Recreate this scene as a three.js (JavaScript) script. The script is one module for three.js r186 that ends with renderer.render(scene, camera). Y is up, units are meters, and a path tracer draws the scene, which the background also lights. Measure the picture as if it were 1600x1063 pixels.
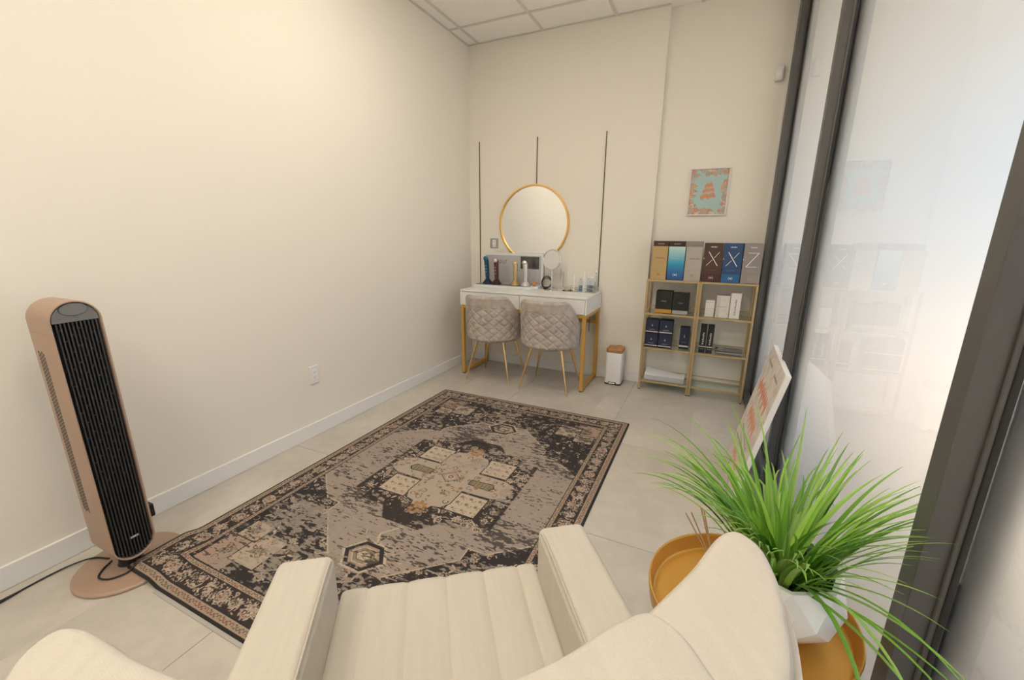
import * as THREE from 'three';
import { RoundedBoxGeometry } from 'three/addons/geometries/RoundedBoxGeometry.js';
import { mergeGeometries, mergeVertices, toCreasedNormals } from 'three/addons/utils/BufferGeometryUtils.js';
import { RectAreaLightUniformsLib } from 'three/addons/lights/RectAreaLightUniformsLib.js';

/* ------------------------------------------------------------------ camera, sky, sun, exposure */
const scene = new THREE.Scene();
const camera = new THREE.PerspectiveCamera(2 * Math.atan(531.5 / 657.06) * 180 / Math.PI, 1600 / 1063, 0.02, 300);
camera.rotation.order = 'YXZ';
camera.position.set(0, 1.2634, 0);
camera.rotation.set(-0.24246, 0.43520, 0.00893);
scene.add(camera);

const renderer = new THREE.WebGLRenderer({ antialias: true });
renderer.toneMapping = THREE.LinearToneMapping;
renderer.toneMappingExposure = 1.17;
renderer.shadowMap.enabled = true;
RectAreaLightUniformsLib.init();

{ // clear sky: pale at the horizon, blue overhead
  const W = 64, Hh = 128, d = new Float32Array(W * Hh * 4);
  for (let j = 0; j < Hh; j++) for (let i = 0; i < W; i++) {
    const el = Math.max(0, Math.sin(((j + 0.5) / Hh - 0.5) * Math.PI)), t = Math.pow(el, 0.5), k = (j * W + i) * 4;
    d[k] = 1.25 * (1 - t) + 0.40 * t; d[k + 1] = 1.6 * (1 - t) + 0.85 * t; d[k + 2] = 1.95 * (1 - t) + 1.8 * t; d[k + 3] = 1;
  }
  const sky = new THREE.DataTexture(d, W, Hh, THREE.RGBAFormat, THREE.FloatType);
  sky.mapping = THREE.EquirectangularReflectionMapping; sky.magFilter = THREE.LinearFilter; sky.needsUpdate = true;
  scene.background = sky;
}
const sun = new THREE.DirectionalLight(new THREE.Color(1.0, 0.88, 0.78), 18.0);
sun.position.set(11, 17, 3); sun.target.position.set(0, 0, -1); scene.add(sun, sun.target);
sun.castShadow = true; sun.shadow.mapSize.set(2048, 2048);
Object.assign(sun.shadow.camera, { left: -25, right: 25, top: 25, bottom: -25, near: 0.5, far: 80 });

/* ------------------------------------------------------------------ helpers */
let seed = 20251;
const rnd = () => { seed |= 0; seed = seed + 0x6D2B79F5 | 0; let t = Math.imul(seed ^ seed >>> 15, 1 | seed); t = t + Math.imul(t ^ t >>> 7, 61 | t) ^ t; return ((t ^ t >>> 14) >>> 0) / 4294967296; };
const rr = (a, b) => a + (b - a) * rnd();
const used = {};
function numbered(n) { if (used[n] === undefined) { used[n] = 0; return n; } used[n]++; return n + '_' + String(used[n]).padStart(3, '0'); }
function thing(name, label, category, pos = [0, 0, 0], turn = 0, group) {
  const o = new THREE.Group(); o.name = numbered(name); o.position.set(...pos); o.rotation.y = turn;
  o.userData = { label, category }; if (group) o.userData.group = group;
  scene.add(o); return o;
}
function structure(name, label) { const o = new THREE.Group(); o.name = name; o.userData = { kind: 'structure', label, category: name.split('_')[0] }; scene.add(o); return o; }
function part(name, geo, mat, parent, pos, rot) {
  const m = new THREE.Mesh(geo, mat); m.name = name; m.castShadow = m.receiveShadow = true;
  if (pos) m.position.set(...pos); if (rot) m.rotation.set(...rot);
  parent.add(m); return m;
}
const box = (w, h, d, r = 0.002, seg = 2) => new RoundedBoxGeometry(w, h, d, seg, Math.min(r, w / 2.01, h / 2.01, d / 2.01));
// box from min/max corners
function span(x0, x1, y0, y1, z0, z1, r = 0.002, seg = 2) { const g = box(x1 - x0, y1 - y0, z1 - z0, r, seg); g.translate((x0 + x1) / 2, (y0 + y1) / 2, (z0 + z1) / 2); return g; }
function plainSpan(x0, x1, y0, y1, z0, z1) { const g = new THREE.BoxGeometry(x1 - x0, y1 - y0, z1 - z0); g.translate((x0 + x1) / 2, (y0 + y1) / 2, (z0 + z1) / 2); return metric(g); }
// uv in metres from the dominant axis of the normal
function metric(g) {
  const p = g.attributes.position, n = g.attributes.normal, uv = new Float32Array(p.count * 2);
  for (let i = 0; i < p.count; i++) {
    const ax = Math.abs(n.getX(i)), ay = Math.abs(n.getY(i)), az = Math.abs(n.getZ(i));
    if (ax >= ay && ax >= az) { uv[2 * i] = p.getZ(i); uv[2 * i + 1] = p.getY(i); }
    else if (ay >= az) { uv[2 * i] = p.getX(i); uv[2 * i + 1] = p.getZ(i); }
    else { uv[2 * i] = p.getX(i); uv[2 * i + 1] = p.getY(i); }
  }
  g.setAttribute('uv', new THREE.BufferAttribute(uv, 2)); return g;
}
function bar(a, b, r, r2 = r, seg = 10) { // tapered round bar between two points
  const A = new THREE.Vector3(...a), B = new THREE.Vector3(...b), L = A.distanceTo(B);
  const g = new THREE.CylinderGeometry(r2, r, L, seg); g.translate(0, L / 2, 0);
  g.applyQuaternion(new THREE.Quaternion().setFromUnitVectors(new THREE.Vector3(0, 1, 0), B.clone().sub(A).normalize()));
  g.translate(...a); return g;
}
const tube = (pts, r, seg = 40, rs = 8, closed = false) => new THREE.TubeGeometry(new THREE.CatmullRomCurve3(pts.map((p) => new THREE.Vector3(...p)), closed), seg, r, rs, closed);
const lathe = (pts, seg = 40) => new THREE.LatheGeometry(pts.map((p) => new THREE.Vector2(...p)), seg);
function merge(list) { return mergeGeometries(list.map((g) => { const q = g.index ? g.toNonIndexed() : g; for (const k of Object.keys(q.attributes)) if (!['position', 'normal', 'uv'].includes(k)) q.deleteAttribute(k); return q; })); }

// value noise
function makeNoise(s) {
  const T = new Float32Array(65536); const keep = seed; seed = s; for (let i = 0; i < 65536; i++) T[i] = rnd(); seed = keep;
  const at = (x, y) => T[((x & 255) + ((y & 255) << 8))];
  return (x, y) => { const xi = Math.floor(x), yi = Math.floor(y), fx = x - xi, fy = y - yi, u = fx * fx * (3 - 2 * fx), v = fy * fy * (3 - 2 * fy);
    return (at(xi, yi) * (1 - u) + at(xi + 1, yi) * u) * (1 - v) + (at(xi, yi + 1) * (1 - u) + at(xi + 1, yi + 1) * u) * v; };
}
const N1 = makeNoise(11), N2 = makeNoise(57);
const fbm = (x, y, o = 4) => { let s = 0, a = 0.5; for (let i = 0; i < o; i++) { s += a * N1(x, y); x = x * 2.03 + 17; y = y * 2.03 + 5; a *= 0.5; } return s; };
function dataTex(w, h, fn, srgb = true, rep = [1, 1]) {
  const d = new Uint8Array(w * h * 4);
  for (let j = 0; j < h; j++) for (let i = 0; i < w; i++) { const c = fn(i, j), k = (j * w + i) * 4; d[k] = c[0]; d[k + 1] = c[1]; d[k + 2] = c[2]; d[k + 3] = 255; }
  const t = new THREE.DataTexture(d, w, h, THREE.RGBAFormat); t.magFilter = THREE.LinearFilter; t.minFilter = THREE.LinearMipmapLinearFilter; t.generateMipmaps = true;
  t.wrapS = t.wrapT = THREE.RepeatWrapping; t.repeat.set(...rep); if (srgb) t.colorSpace = THREE.SRGBColorSpace; t.needsUpdate = true; return t;
}
function canvasTex(w, h, draw) {
  const c = document.createElement('canvas'); c.width = w; c.height = h; draw(c.getContext('2d'), w, h);
  const t = new THREE.CanvasTexture(c); t.colorSpace = THREE.SRGBColorSpace; t.anisotropy = 8; return t;
}
const std = (c, rough = 0.6, metal = 0, extra = {}) => new THREE.MeshStandardMaterial({ color: Array.isArray(c) ? new THREE.Color().setRGB(...c) : new THREE.Color(c), roughness: rough, metalness: metal, ...extra });
const phys = (c, rough = 0.6, metal = 0, extra = {}) => new THREE.MeshPhysicalMaterial({ color: Array.isArray(c) ? new THREE.Color().setRGB(...c) : new THREE.Color(c), roughness: rough, metalness: metal, ...extra });

/* ------------------------------------------------------------------ materials */
const paintBump = dataTex(256, 256, (i, j) => { const v = 255 * (0.5 * rnd() + 0.5 * N1(i / 3, j / 3)); return [v, v, v]; }, false, [2, 2]);
const M = {
  wall: std([0.82, 0.782, 0.70], 0.75, 0, { bumpMap: paintBump, bumpScale: 0.00015 }),
  base: std([0.80, 0.80, 0.78], 0.45),
  ceilTile: std([0.88, 0.87, 0.84], 0.9, 0, { bumpMap: dataTex(256, 256, (i, j) => { const v = 255 * Math.min(1, 0.55 * rnd() + 0.45 * N1(i / 4, j / 4)); return [v, v, v]; }, false, [3, 3]), bumpScale: 0.0012 }),
  tee: std([0.66, 0.64, 0.59], 0.5),
  bronze: std([0.092, 0.090, 0.088], 0.42, 0.15),
  gasket: std([0.012, 0.012, 0.012], 0.55),
  grout: std([0.30, 0.28, 0.26], 0.9),
  gold: std([0.83, 0.54, 0.17], 0.33, 0.9),
  goldPaint: std([0.62, 0.36, 0.075], 0.42, 0.25),
  paleGold: std([0.55, 0.42, 0.235], 0.36, 0.7),
  white: std([0.80, 0.80, 0.78], 0.38),
  black: std([0.015, 0.015, 0.016], 0.4),
  chrome: std([0.75, 0.76, 0.78], 0.14, 1),
  mirror: std([0.92, 0.93, 0.92], 0.015, 1),
  clear: phys([0.97, 0.98, 0.98], 0.02, 0, { transmission: 1, thickness: 0, ior: 1.49 }),
  shelfGlass: phys([0.90, 0.96, 0.93], 0.02, 0, { transmission: 1, thickness: 0, ior: 1.5 }),
};
const floorTex = dataTex(1024, 1024, (i, j) => {
  const a = fbm(i / 150, j / 150, 5) - 0.48, b = fbm(i / 22 + 40, j / 22, 3) - 0.43, g = (rnd() - 0.5) * 6, v = 1 + a * 0.16 + b * 0.07;
  return [193 * v + g, 187 * v + g, 177 * v + g].map((x) => Math.max(0, Math.min(255, x)));
}, true, [0.55, 0.55]);
const floorTex2 = floorTex.clone(); floorTex2.offset.set(0.37, 0.61); floorTex2.needsUpdate = true;
M.tiles = [floorTex, floorTex2].map((t) => std([1, 1, 1], 0.40, 0, { map: t }));

/* ------------------------------------------------------------------ room shell */
const XL = -2.20, XG = 0.40, ZB = -3.735, ZR = -3.79, ZF = 2.12, CY = 2.918, XC = -0.472;
const shell = {};
shell.left = structure('wall_left', 'long cream painted wall on the left of the room');
part('plaster', plainSpan(XL - 0.12, XL, 0, CY + 0.2, ZR - 0.12, ZF + 0.12), M.wall, shell.left);
shell.back = structure('wall_back', 'cream end wall behind the vanity with a shallow step');
part('plaster', plainSpan(XL, XC, 0, CY + 0.2, ZR - 0.1, ZB), M.wall, shell.back);
part('recessed_plaster', plainSpan(XC, XG + 0.07, 0, CY + 0.2, ZR - 0.1, ZR), M.wall, shell.back);
part('caulk_line', plainSpan(0.338, 0.351, 0, CY, ZR, ZR + 0.012), M.base, shell.back);
shell.front = structure('wall_front', 'cream wall behind the camera');
part('plaster', plainSpan(XL, XG + 0.07, 0, CY + 0.2, ZF, ZF + 0.12), M.wall, shell.front);

const bl = structure('baseboard_left', 'white painted baseboard along the left wall');
part('board', span(XL, XL + 0.013, 0, 0.092, ZB, ZF, 0.004), M.base, bl);
const bb = structure('baseboard_back', 'white painted baseboard below the vanity wall');
part('board', span(XL + 0.013, XC, 0, 0.092, ZB, ZB + 0.013, 0.004), M.base, bb);
part('return_board', span(XC, 0.33, 0, 0.092, ZR, ZR + 0.013, 0.004), M.base, bb);

{ // porcelain floor, tile by tile over a recessed grout bed
  const fl = structure('floor', 'pale greige large format porcelain tile floor');
  part('grout_bed', plainSpan(XL - 0.12, XG + 0.07, -0.12, -0.0015, ZR - 0.12, ZF + 0.12), M.grout, fl);
  const cols = [[XL, -1.345, [-3.3, -1.58, -0.67, 0.24, 1.15]], [-1.345, -0.5, [-2.60, -1.58, -0.67, 0.24, 1.15]], [-0.5, XG + 0.06, [-2.494, -1.584, -0.674, 0.236, 1.146]]];
  cols.forEach(([x0, x1, cuts], ci) => {
    const z = [ZR, ...(ci === 0 ? cuts.slice(1) : ci === 1 ? cuts.slice(1) : cuts), ZF];
    for (let k = 0; k + 1 < z.length; k++) {
      const g = span(x0 + 0.0016, x1 - 0.0016, -0.012, 0, z[k] + 0.0016, z[k + 1] - 0.0016, 0.0012, 1); metric(g);
      part('tile', g, M.tiles[(k + ci) % 2], fl);
    }
  });
}
{ // lay-in ceiling
  const ce = structure('ceiling', 'white lay-in panel ceiling with a thin metal grid');
  part('slab', plainSpan(XL - 0.12, XG + 0.07, CY + 0.06, CY + 0.2, ZR - 0.12, ZF + 0.12), M.ceilTile, ce);
  const gx = [XL, -2.085, -1.475, -0.866, -0.256, XG + 0.05], gz = [ZR];
  for (let z = -3.41; z < ZF; z += 0.6096) gz.push(z); gz.push(ZF);
  const LP = [[2, 3], [3, 5], [2, 7], [3, 8]];
  for (let a = 0; a + 1 < gx.length; a++) for (let b = 0; b + 1 < gz.length; b++) {
    if (LP.some(([p, q]) => p === a && q === b)) continue; // light panels sit in these openings
    const g = span(gx[a] + 0.001, gx[a + 1] - 0.001, CY + 0.006, CY + 0.022, gz[b] + 0.001, gz[b + 1] - 0.001, 0.002, 1); metric(g);
    part('ceiling_tile', g, M.ceilTile, ce);
  }
  for (const x of gx.slice(1, -1)) part('grid_bar', span(x - 0.012, x + 0.012, CY, CY + 0.005, ZR, ZF, 0.0008, 1), M.tee, ce);
  for (const z of gz.slice(1, -1)) part('grid_bar', span(XL, XG + 0.05, CY + 0.0002, CY + 0.005, z - 0.012, z + 0.012, 0.0008, 1), M.tee, ce);
  part('wall_angle', span(XL, XL + 0.02, CY, CY + 0.004, ZR, ZF, 0.0008, 1), M.tee, ce);
  part('wall_angle', span(XL, XC, CY, CY + 0.004, ZB, ZB + 0.02, 0.0008, 1), M.tee, ce);
  LP.forEach(([a, b], i) => { // flat light panels, above and behind the camera
    const p = thing('ceiling_light_panel', ['square light panel in the ceiling above the rug', 'square light panel in the ceiling above the armchair', 'square light panel in the ceiling behind the camera, nearer the left wall', 'square light panel in the ceiling behind the camera, nearer the windows'][i], 'light', [0, 0, 0], 0, 'ceiling light panels');
    const x = (gx[a] + gx[a + 1]) / 2, z = (gz[b] + gz[b + 1]) / 2;
    p.position.set(x, CY, z);
    part('frame', merge([span(-0.29, 0.29, 0.004, 0.03, -0.29, -0.27), span(-0.29, 0.29, 0.004, 0.03, 0.27, 0.29), span(-0.29, -0.27, 0.004, 0.03, -0.27, 0.27), span(0.27, 0.29, 0.004, 0.03, -0.27, 0.27)]), M.tee, p);
    part('diffuser', plainSpan(-0.27, 0.27, 0.012, 0.02, -0.27, 0.27), std([0.9, 0.88, 0.8], 0.7, 0, { emissive: new THREE.Color(1, 0.885, 0.745), emissiveIntensity: 2 }), p);
    const l = new THREE.RectAreaLight(new THREE.Color(1, 0.885, 0.745), 13.0, 0.54, 0.54); l.position.set(0, 0.008, 0); l.rotation.x = -Math.PI / 2; p.add(l);
  });
}
{ // aluminium window wall on the right: posts, rails and frosted panes
  const posts = [[ZR, -3.655], [-2.262, -2.217], [-0.831, -0.786], [0.600, 0.645], [2.031, ZF]];
  const film = phys([0.955, 0.96, 0.92], 0.45, 0, { transmission: 1, thickness: 0.005, ior: 1.45 });
  posts.forEach(([z0, z1], i) => {
    const t = structure('trim_' + (i + 1), 'dark bronze aluminium window post'); t.userData.category = 'window post';
    part('post', span(0.35, 0.395, 0, CY + 0.06, z0, z1, 0.0015), M.bronze, t);
    part('outer_post', span(0.412, 0.47, 0, CY + 0.06, z0, z1, 0.0015), M.bronze, t);
    part('glazing_pocket', span(0.3952, 0.4118, 0, CY + 0.06, z0 + 0.003, z1 - 0.003, 0.0005), M.gasket, t);
    for (const [s, zz] of [[1, z1], [-1, z0]]) {
      if ((i === 0 && s < 0) || (i === 4 && s > 0)) continue;
      const a = zz, b = zz + s * 0.007, c = zz + s * 0.010;
      part('glazing_bead', span(0.3822, 0.3965, 0.08, CY, Math.min(a, b), Math.max(a, b), 0.003, 3), M.bronze, t);
      part('gasket', span(0.3885, 0.3978, 0.08, CY, Math.min(a, c), Math.max(a, c), 0.002), M.gasket, t);
    }
  });
  for (let i = 0; i < 4; i++) {
    const w = structure('window_' + (i + 1), ['frosted window pane beside the shelves', 'tall frosted window pane behind the plant', 'frosted window pane at the right edge', 'frosted window pane behind the camera'][i]);
    const z0 = posts[i][1], z1 = posts[i + 1][0];
    part('glass_pane', new THREE.PlaneGeometry(z1 - z0 + 0.006, CY - 0.075).rotateY(-Math.PI / 2).translate(0.399, (CY + 0.075) / 2, (z0 + z1) / 2), phys([0.97, 0.985, 0.98], 0.0, 0, { transmission: 1, thickness: 0, ior: 1.5, specularIntensity: 0.7 }), w);
    part('frosted_film', plainSpan(0.402, 0.407, 0.075, CY, z0 - 0.003, z1 + 0.003), film, w);
    part('bottom_rail', span(0.352, 0.412, 0, 0.080, z0, z1, 0.0015), M.bronze, w);
    part('sill_bead', span(0.384, 0.398, 0.080, 0.088, z0 + 0.01, z1 - 0.01, 0.002), M.gasket, w);
    part('top_rail', span(0.36, 0.412, CY - 0.02, CY + 0.06, z0, z1, 0.0015), M.bronze, w);
  }
}
{ // outside, seen blurred through the frosting: canopy, pavement, road, a building across
  const conc = std([0.56, 0.50, 0.43], 0.9), asph = std([0.20, 0.19, 0.185], 0.95), bld = std([0.62, 0.55, 0.45], 0.9);
  const cp = thing('canopy', 'plain canopy above the pavement outside the frosted windows', 'canopy');
  part('soffit', plainSpan(0.475, 3.5, 3.06, 3.26, -14, 12), std([0.62, 0.58, 0.51], 0.8), cp);
  part('fascia', plainSpan(3.5, 3.58, 2.96, 3.36, -14, 12), std([0.5, 0.47, 0.42], 0.7), cp);
  const pv = thing('pavement', 'pale concrete pavement outside the frosted windows', 'pavement');
  part('slab', plainSpan(0.47, 4.6, -0.12, -0.01, -14, 12), conc, pv);
  part('kerb', plainSpan(4.6, 4.75, -0.14, -0.005, -14, 12), conc, pv);
  const rd = thing('parking_lot', 'asphalt parking lot beyond the pavement', 'road');
  part('asphalt', plainSpan(4.75, 26, -0.3, -0.13, -40, 40), asph, rd);
  const bg = thing('building', 'low sand coloured building across the parking lot', 'building');
  part('walls', plainSpan(26, 34, -0.13, 6.2, -40, 40), bld, bg);
  part('parapet', plainSpan(25.9, 34.1, 6.2, 6.6, -40, 40), std([0.7, 0.65, 0.56], 0.9), bg);
}

/* ------------------------------------------------------------------ rug */
{
  const RW = 1.52, RL = 2.19, W = 1420, Hh = 2044, px = W / RW;
  const DK = '#302b2b', MID = '#6a615a', LT = '#b8a795', PK = '#ad9484', CR = '#c3b29e', RD = '#7d5a4c', OL = '#8d8368', BL = '#4c5358', OR = '#a98152';
  const pick = (a) => a[Math.floor(rnd() * a.length)];
  const rugMap = canvasTex(W, Hh, (c) => {
    const m = (v) => v * px;
    const rect = (x, y, w, h, f) => { c.fillStyle = f; c.fillRect(m(x), m(y), m(w), m(h)); };
    const dot = (x, y, r, f) => { c.fillStyle = f; c.beginPath(); c.arc(m(x), m(y), m(r), 0, 7); c.fill(); };
    const poly = (pts, f, s, lw) => { c.beginPath(); pts.forEach(([x, y], i) => i ? c.lineTo(m(x), m(y)) : c.moveTo(m(x), m(y))); c.closePath(); if (f) { c.fillStyle = f; c.fill(); } if (s) { c.strokeStyle = s; c.lineWidth = m(lw); c.stroke(); } };
    const line = (pts, s, lw) => { c.beginPath(); pts.forEach(([x, y], i) => i ? c.lineTo(m(x), m(y)) : c.moveTo(m(x), m(y))); c.strokeStyle = s; c.lineWidth = m(lw); c.stroke(); };
    const flower = (x, y, r, f, f2, n = 7) => { const a0 = rnd() * 6; for (let k = 0; k < n; k++) { const a = a0 + k * 6.283 / n; c.fillStyle = f; c.beginPath(); c.ellipse(m(x + Math.cos(a) * r * 0.62), m(y + Math.sin(a) * r * 0.62), m(r * 0.42), m(r * 0.26), a, 0, 7); c.fill(); } dot(x, y, r * 0.5, f2); dot(x, y, r * 0.24, f); };
    const leaf = (x, y, l, a, f) => { c.fillStyle = f; c.beginPath(); c.ellipse(m(x), m(y), m(l), m(l * 0.36), a, 0, 7); c.fill(); };
    const curl = (x, y, r, a, s) => { c.strokeStyle = s; c.lineWidth = m(0.0034); c.beginPath(); c.arc(m(x), m(y), m(r), a, a + 4.2); c.stroke(); dot(x + r * Math.cos(a), y + r * Math.sin(a), 0.0035, s); };
    rect(0, 0, RW, RL, DK);
    // dark field strewn with palmettes and leaves
    for (let k = 0; k < 3000; k++) { const x = rr(0.13, RW - 0.13), y = rr(0.13, RL - 0.13), q = rnd(); if (q < 0.16) flower(x, y, rr(0.010, 0.021), pick([LT, PK, MID, LT]), pick([RD, DK, OL])); else if (q < 0.7) leaf(x, y, rr(0.007, 0.016), rnd() * 6, pick([LT, MID, PK, MID, CR])); else curl(x, y, rr(0.006, 0.014), rnd() * 6, pick([LT, MID, BL])); }
    const cx = RW * 0.508, cy = RL * 0.505;
    const mir = (pts, f, s, lw) => { for (const sx of [1, -1]) for (const sy of [1, -1]) poly(pts.map(([x, y]) => [cx + sx * x, cy + sy * y]), f, s, lw); };
    // worn pale ground: one long lobed hexagon
    const HX = [[0.62, 0.0], [0.62, 0.27], [0.55, 0.33], [0.44, 0.42], [0.36, 0.42], [0.36, 0.49], [0.24, 0.60], [0.13, 0.70], [0.0, 0.70], [0, 0]];
    mir(HX, '#a3958a');
    for (let k = 0; k < 2200; k++) { const x = rr(-0.6, 0.6), y = rr(-0.7, 0.7); if (Math.abs(x) > 0.62 - Math.max(0, Math.abs(y) - 0.27) * 1.1) continue; const q = rnd(); c.fillStyle = q < 0.6 ? pick(['#8f8377', '#afa294', '#a0938a']) : pick([MID, DK]); c.fillRect(m(cx + x), m(cy + y), m(q < 0.6 ? rr(0.01, 0.06) : rr(0.004, 0.022)), m(rr(0.002, 0.007))); }
    for (const sx of [1, -1]) for (const sy of [1, -1]) line(HX.slice(1, 8).map(([x, y]) => [cx + sx * x, cy + sy * y]), CR, 0.006);
    // dark stepped frame about the medallion
    const DF = [[0.39, 0], [0.39, 0.29], [0.30, 0.29], [0.30, 0.345], [0.16, 0.345], [0.10, 0.42], [0, 0.42], [0, 0]];
    mir(DF, '#37302d'); 
    for (let k = 0; k < 900; k++) { const x = rr(-0.37, 0.37), y = rr(-0.34, 0.34), q = rnd(); if (q < 0.25) flower(cx + x, cy + y, rr(0.011, 0.02), pick([LT, PK, CR]), pick([RD, DK])); else if (q < 0.75) leaf(cx + x, cy + y, rr(0.008, 0.016), rnd() * 6, pick([LT, MID, CR, MID])); else curl(cx + x, cy + y, rr(0.006, 0.012), rnd() * 6, LT); }
    for (const sx of [1, -1]) for (const sy of [1, -1]) line(DF.slice(0, 6).map(([x, y]) => [cx + sx * x, cy + sy * y]), '#8f8273', 0.004);
    // four pale squares and the cross shaped rosette
    for (const sx of [1, -1]) for (const sy of [1, -1]) {
      const x = cx + sx * 0.200, y = cy + sy * 0.172, a = 0.082, b = 0.075;
      poly([[x - a, y - b], [x + a, y - b], [x + a, y + b], [x - a, y + b]], CR, DK, 0.006);
      for (let k = 0; k < 9; k++) { const fx = x + (k % 3 - 1) * 0.05, fy = y + (Math.floor(k / 3) - 1) * 0.046; flower(fx, fy, rr(0.008, 0.013), pick([OL, PK]), MID, 5); curl(fx + 0.02, fy + 0.008, 0.009, rnd() * 6, OL); }
    }
    const RO = [[0.36, 0], [0.34, 0.03], [0.36, 0.05], [0.29, 0.085], [0.20, 0.088], [0.125, 0.088], [0.125, 0.20], [0.10, 0.245], [0.055, 0.255], [0.04, 0.30], [0, 0.30], [0, 0]];
    mir(RO, '#b5a595'); for (const sx of [1, -1]) for (const sy of [1, -1]) line(RO.slice(0, 11).map(([x, y]) => [cx + sx * x, cy + sy * y]), DK, 0.005);
    for (const sy of [1, -1]) { flower(cx, cy + sy * 0.285, 0.045, OR, PK, 9); }
    for (const sx of [1, -1]) { flower(cx + sx * 0.33, cy, 0.035, PK, CR, 9); poly([[cx + sx * 0.12, cy - 0.02], [cx + sx * 0.24, cy - 0.028], [cx + sx * 0.26, cy], [cx + sx * 0.24, cy + 0.028], [cx + sx * 0.12, cy + 0.02]], OL, DK, 0.005); for (let k = 0; k < 6; k++) line([[cx + sx * (0.13 + k * 0.02), cy - 0.02], [cx + sx * (0.13 + k * 0.02), cy + 0.02]], BL, 0.003); }
    for (let k = 0; k < 120; k++) { const v = rnd() < 0.5, x = v ? rr(-0.11, 0.11) : rr(-0.3, 0.3), y = v ? rr(-0.23, 0.23) : rr(-0.07, 0.07); const q = rnd(); if (q < 0.3) flower(cx + x, cy + y, rr(0.008, 0.016), pick([PK, OL, OR]), pick([MID, RD]), 6); else curl(cx + x, cy + y, rr(0.006, 0.014), rnd() * 6, pick([MID, RD, OL, DK])); }
    poly([[cx - 0.06, cy], [cx, cy - 0.05], [cx + 0.06, cy], [cx, cy + 0.05]], PK, MID, 0.005); flower(cx, cy, 0.03, CR, RD, 8);
    // hexagonal pendants at both ends
    for (const sy of [1, -1]) {
      const y = cy + sy * 0.635, hx = (w, h, f, s, lw) => poly([[cx - w, y], [cx - w * 0.45, y - h], [cx + w * 0.45, y - h], [cx + w, y], [cx + w * 0.45, y + h], [cx - w * 0.45, y + h]].map(([a, b]) => [a, b]), f, s, lw);
      for (let k = 0; k < 60; k++) { const a = rnd() * 6.28, r = rr(0.10, 0.20); leaf(cx + Math.cos(a) * r, y + Math.sin(a) * r * 0.7, rr(0.008, 0.016), a, pick([LT, MID, PK])); }
      hx(0.105, 0.075, DK, CR, 0.011); hx(0.082, 0.056, PK, DK, 0.006); hx(0.060, 0.040, OL, CR, 0.005); hx(0.038, 0.024, CR, MID, 0.004); flower(cx, y, 0.012, RD, OL, 5);
      line([[cx, y - sy * 0.075], [cx - 0.03, y - sy * 0.13], [cx, y - sy * 0.17], [cx + 0.03, y - sy * 0.21]], CR, 0.009);
      line([[cx - 0.05, y + sy * 0.075], [cx - 0.05, y + sy * 0.12], [cx, y + sy * 0.15], [cx + 0.05, y + sy * 0.12], [cx + 0.05, y + sy * 0.075]], LT, 0.005);
    }
    // pale corner blocks
    for (const sx of [1, -1]) for (const sy of [1, -1]) {
      const x = cx + sx * 0.475, y = cy + sy * 0.80;
      for (const [ox, oy, w, h, f] of [[0.05, 0.05, 0.085, 0.085, PK], [-0.07, 0.0, 0.075, 0.08, LT], [0.05, -0.075, 0.06, 0.05, LT]]) {
        const X = x + sx * ox, Y = y + sy * oy; poly([[X - w, Y - h], [X + w, Y - h], [X + w, Y + h], [X - w, Y + h]], f, DK, 0.005);
        leaf(X, Y, 0.04, 0.5 * sx, OL); flower(X, Y, 0.022, MID, PK, 6); for (let k = 0; k < 12; k++) curl(X + rr(-w, w) * 0.8, Y + rr(-h, h) * 0.8, rr(0.007, 0.014), rnd() * 6, pick([MID, RD, OL]));
      }
      for (let k = 0; k < 3; k++) line([[x - sx * 0.17, y + sy * (0.09 - k * 0.012)], [x - sx * (0.24 + k * 0.01), y + sy * 0.02], [x - sx * (0.24 + k * 0.01), y - sy * 0.05]], k === 1 ? BL : LT, 0.005);
    }
    // borders
    const frame = (a, b, f) => { rect(a, a, RW - 2 * a, b - a, f); rect(a, RL - b, RW - 2 * a, b - a, f); rect(a, a, b - a, RL - 2 * a, f); rect(RW - b, a, b - a, RL - 2 * a, f); };
    const along = (d, step, fn) => { for (const [len, hor] of [[RW, 1], [RL, 0]]) { const n = Math.round((len - 2 * d) / step); for (let k = 0; k <= n; k++) { const s = d + (len - 2 * d) * k / n; for (const o of [0, 1]) hor ? fn(s, o ? RL - d : d, k) : fn(o ? RW - d : d, s, k); } } };
    frame(0, 0.012, '#2a2523'); frame(0.012, 0.040, '#ab9783'); frame(0.040, 0.046, DK); frame(0.046, 0.122, '#3a312d'); frame(0.122, 0.127, DK); frame(0.127, 0.146, '#b09c87'); frame(0.146, 0.150, DK);
    along(0.026, 0.017, (x, y, k) => { curl(x, y, 0.0065, k * 1.57, pick([RD, MID, RD])); });
    along(0.1365, 0.016, (x, y, k) => { curl(x, y, 0.005, k * 1.3, pick([RD, MID])); });
    along(0.084, 0.074, (x, y, k) => { if (k % 2) { dot(x, y, 0.029, k % 4 === 1 ? LT : PK); dot(x, y, 0.023, MID); flower(x, y, 0.020, k % 4 === 1 ? PK : CR, RD, 8); } else flower(x, y, 0.024, LT, MID, 8); });
    for (let k = 0; k < 3200; k++) { let x, y; const o = rr(0.05, 0.118); const q = rnd(); if (q < 0.2) [x, y] = [rr(0.05, RW - 0.05), o]; else if (q < 0.4) [x, y] = [rr(0.05, RW - 0.05), RL - o]; else if (q < 0.7) [x, y] = [o, rr(0.05, RL - 0.05)]; else [x, y] = [RW - o, rr(0.05, RL - 0.05)]; rnd() < 0.5 ? leaf(x, y, rr(0.005, 0.010), rnd() * 6, pick([LT, PK, CR, MID, DK])) : curl(x, y, rr(0.004, 0.009), rnd() * 6, pick([LT, PK, LT, DK])); }
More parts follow.
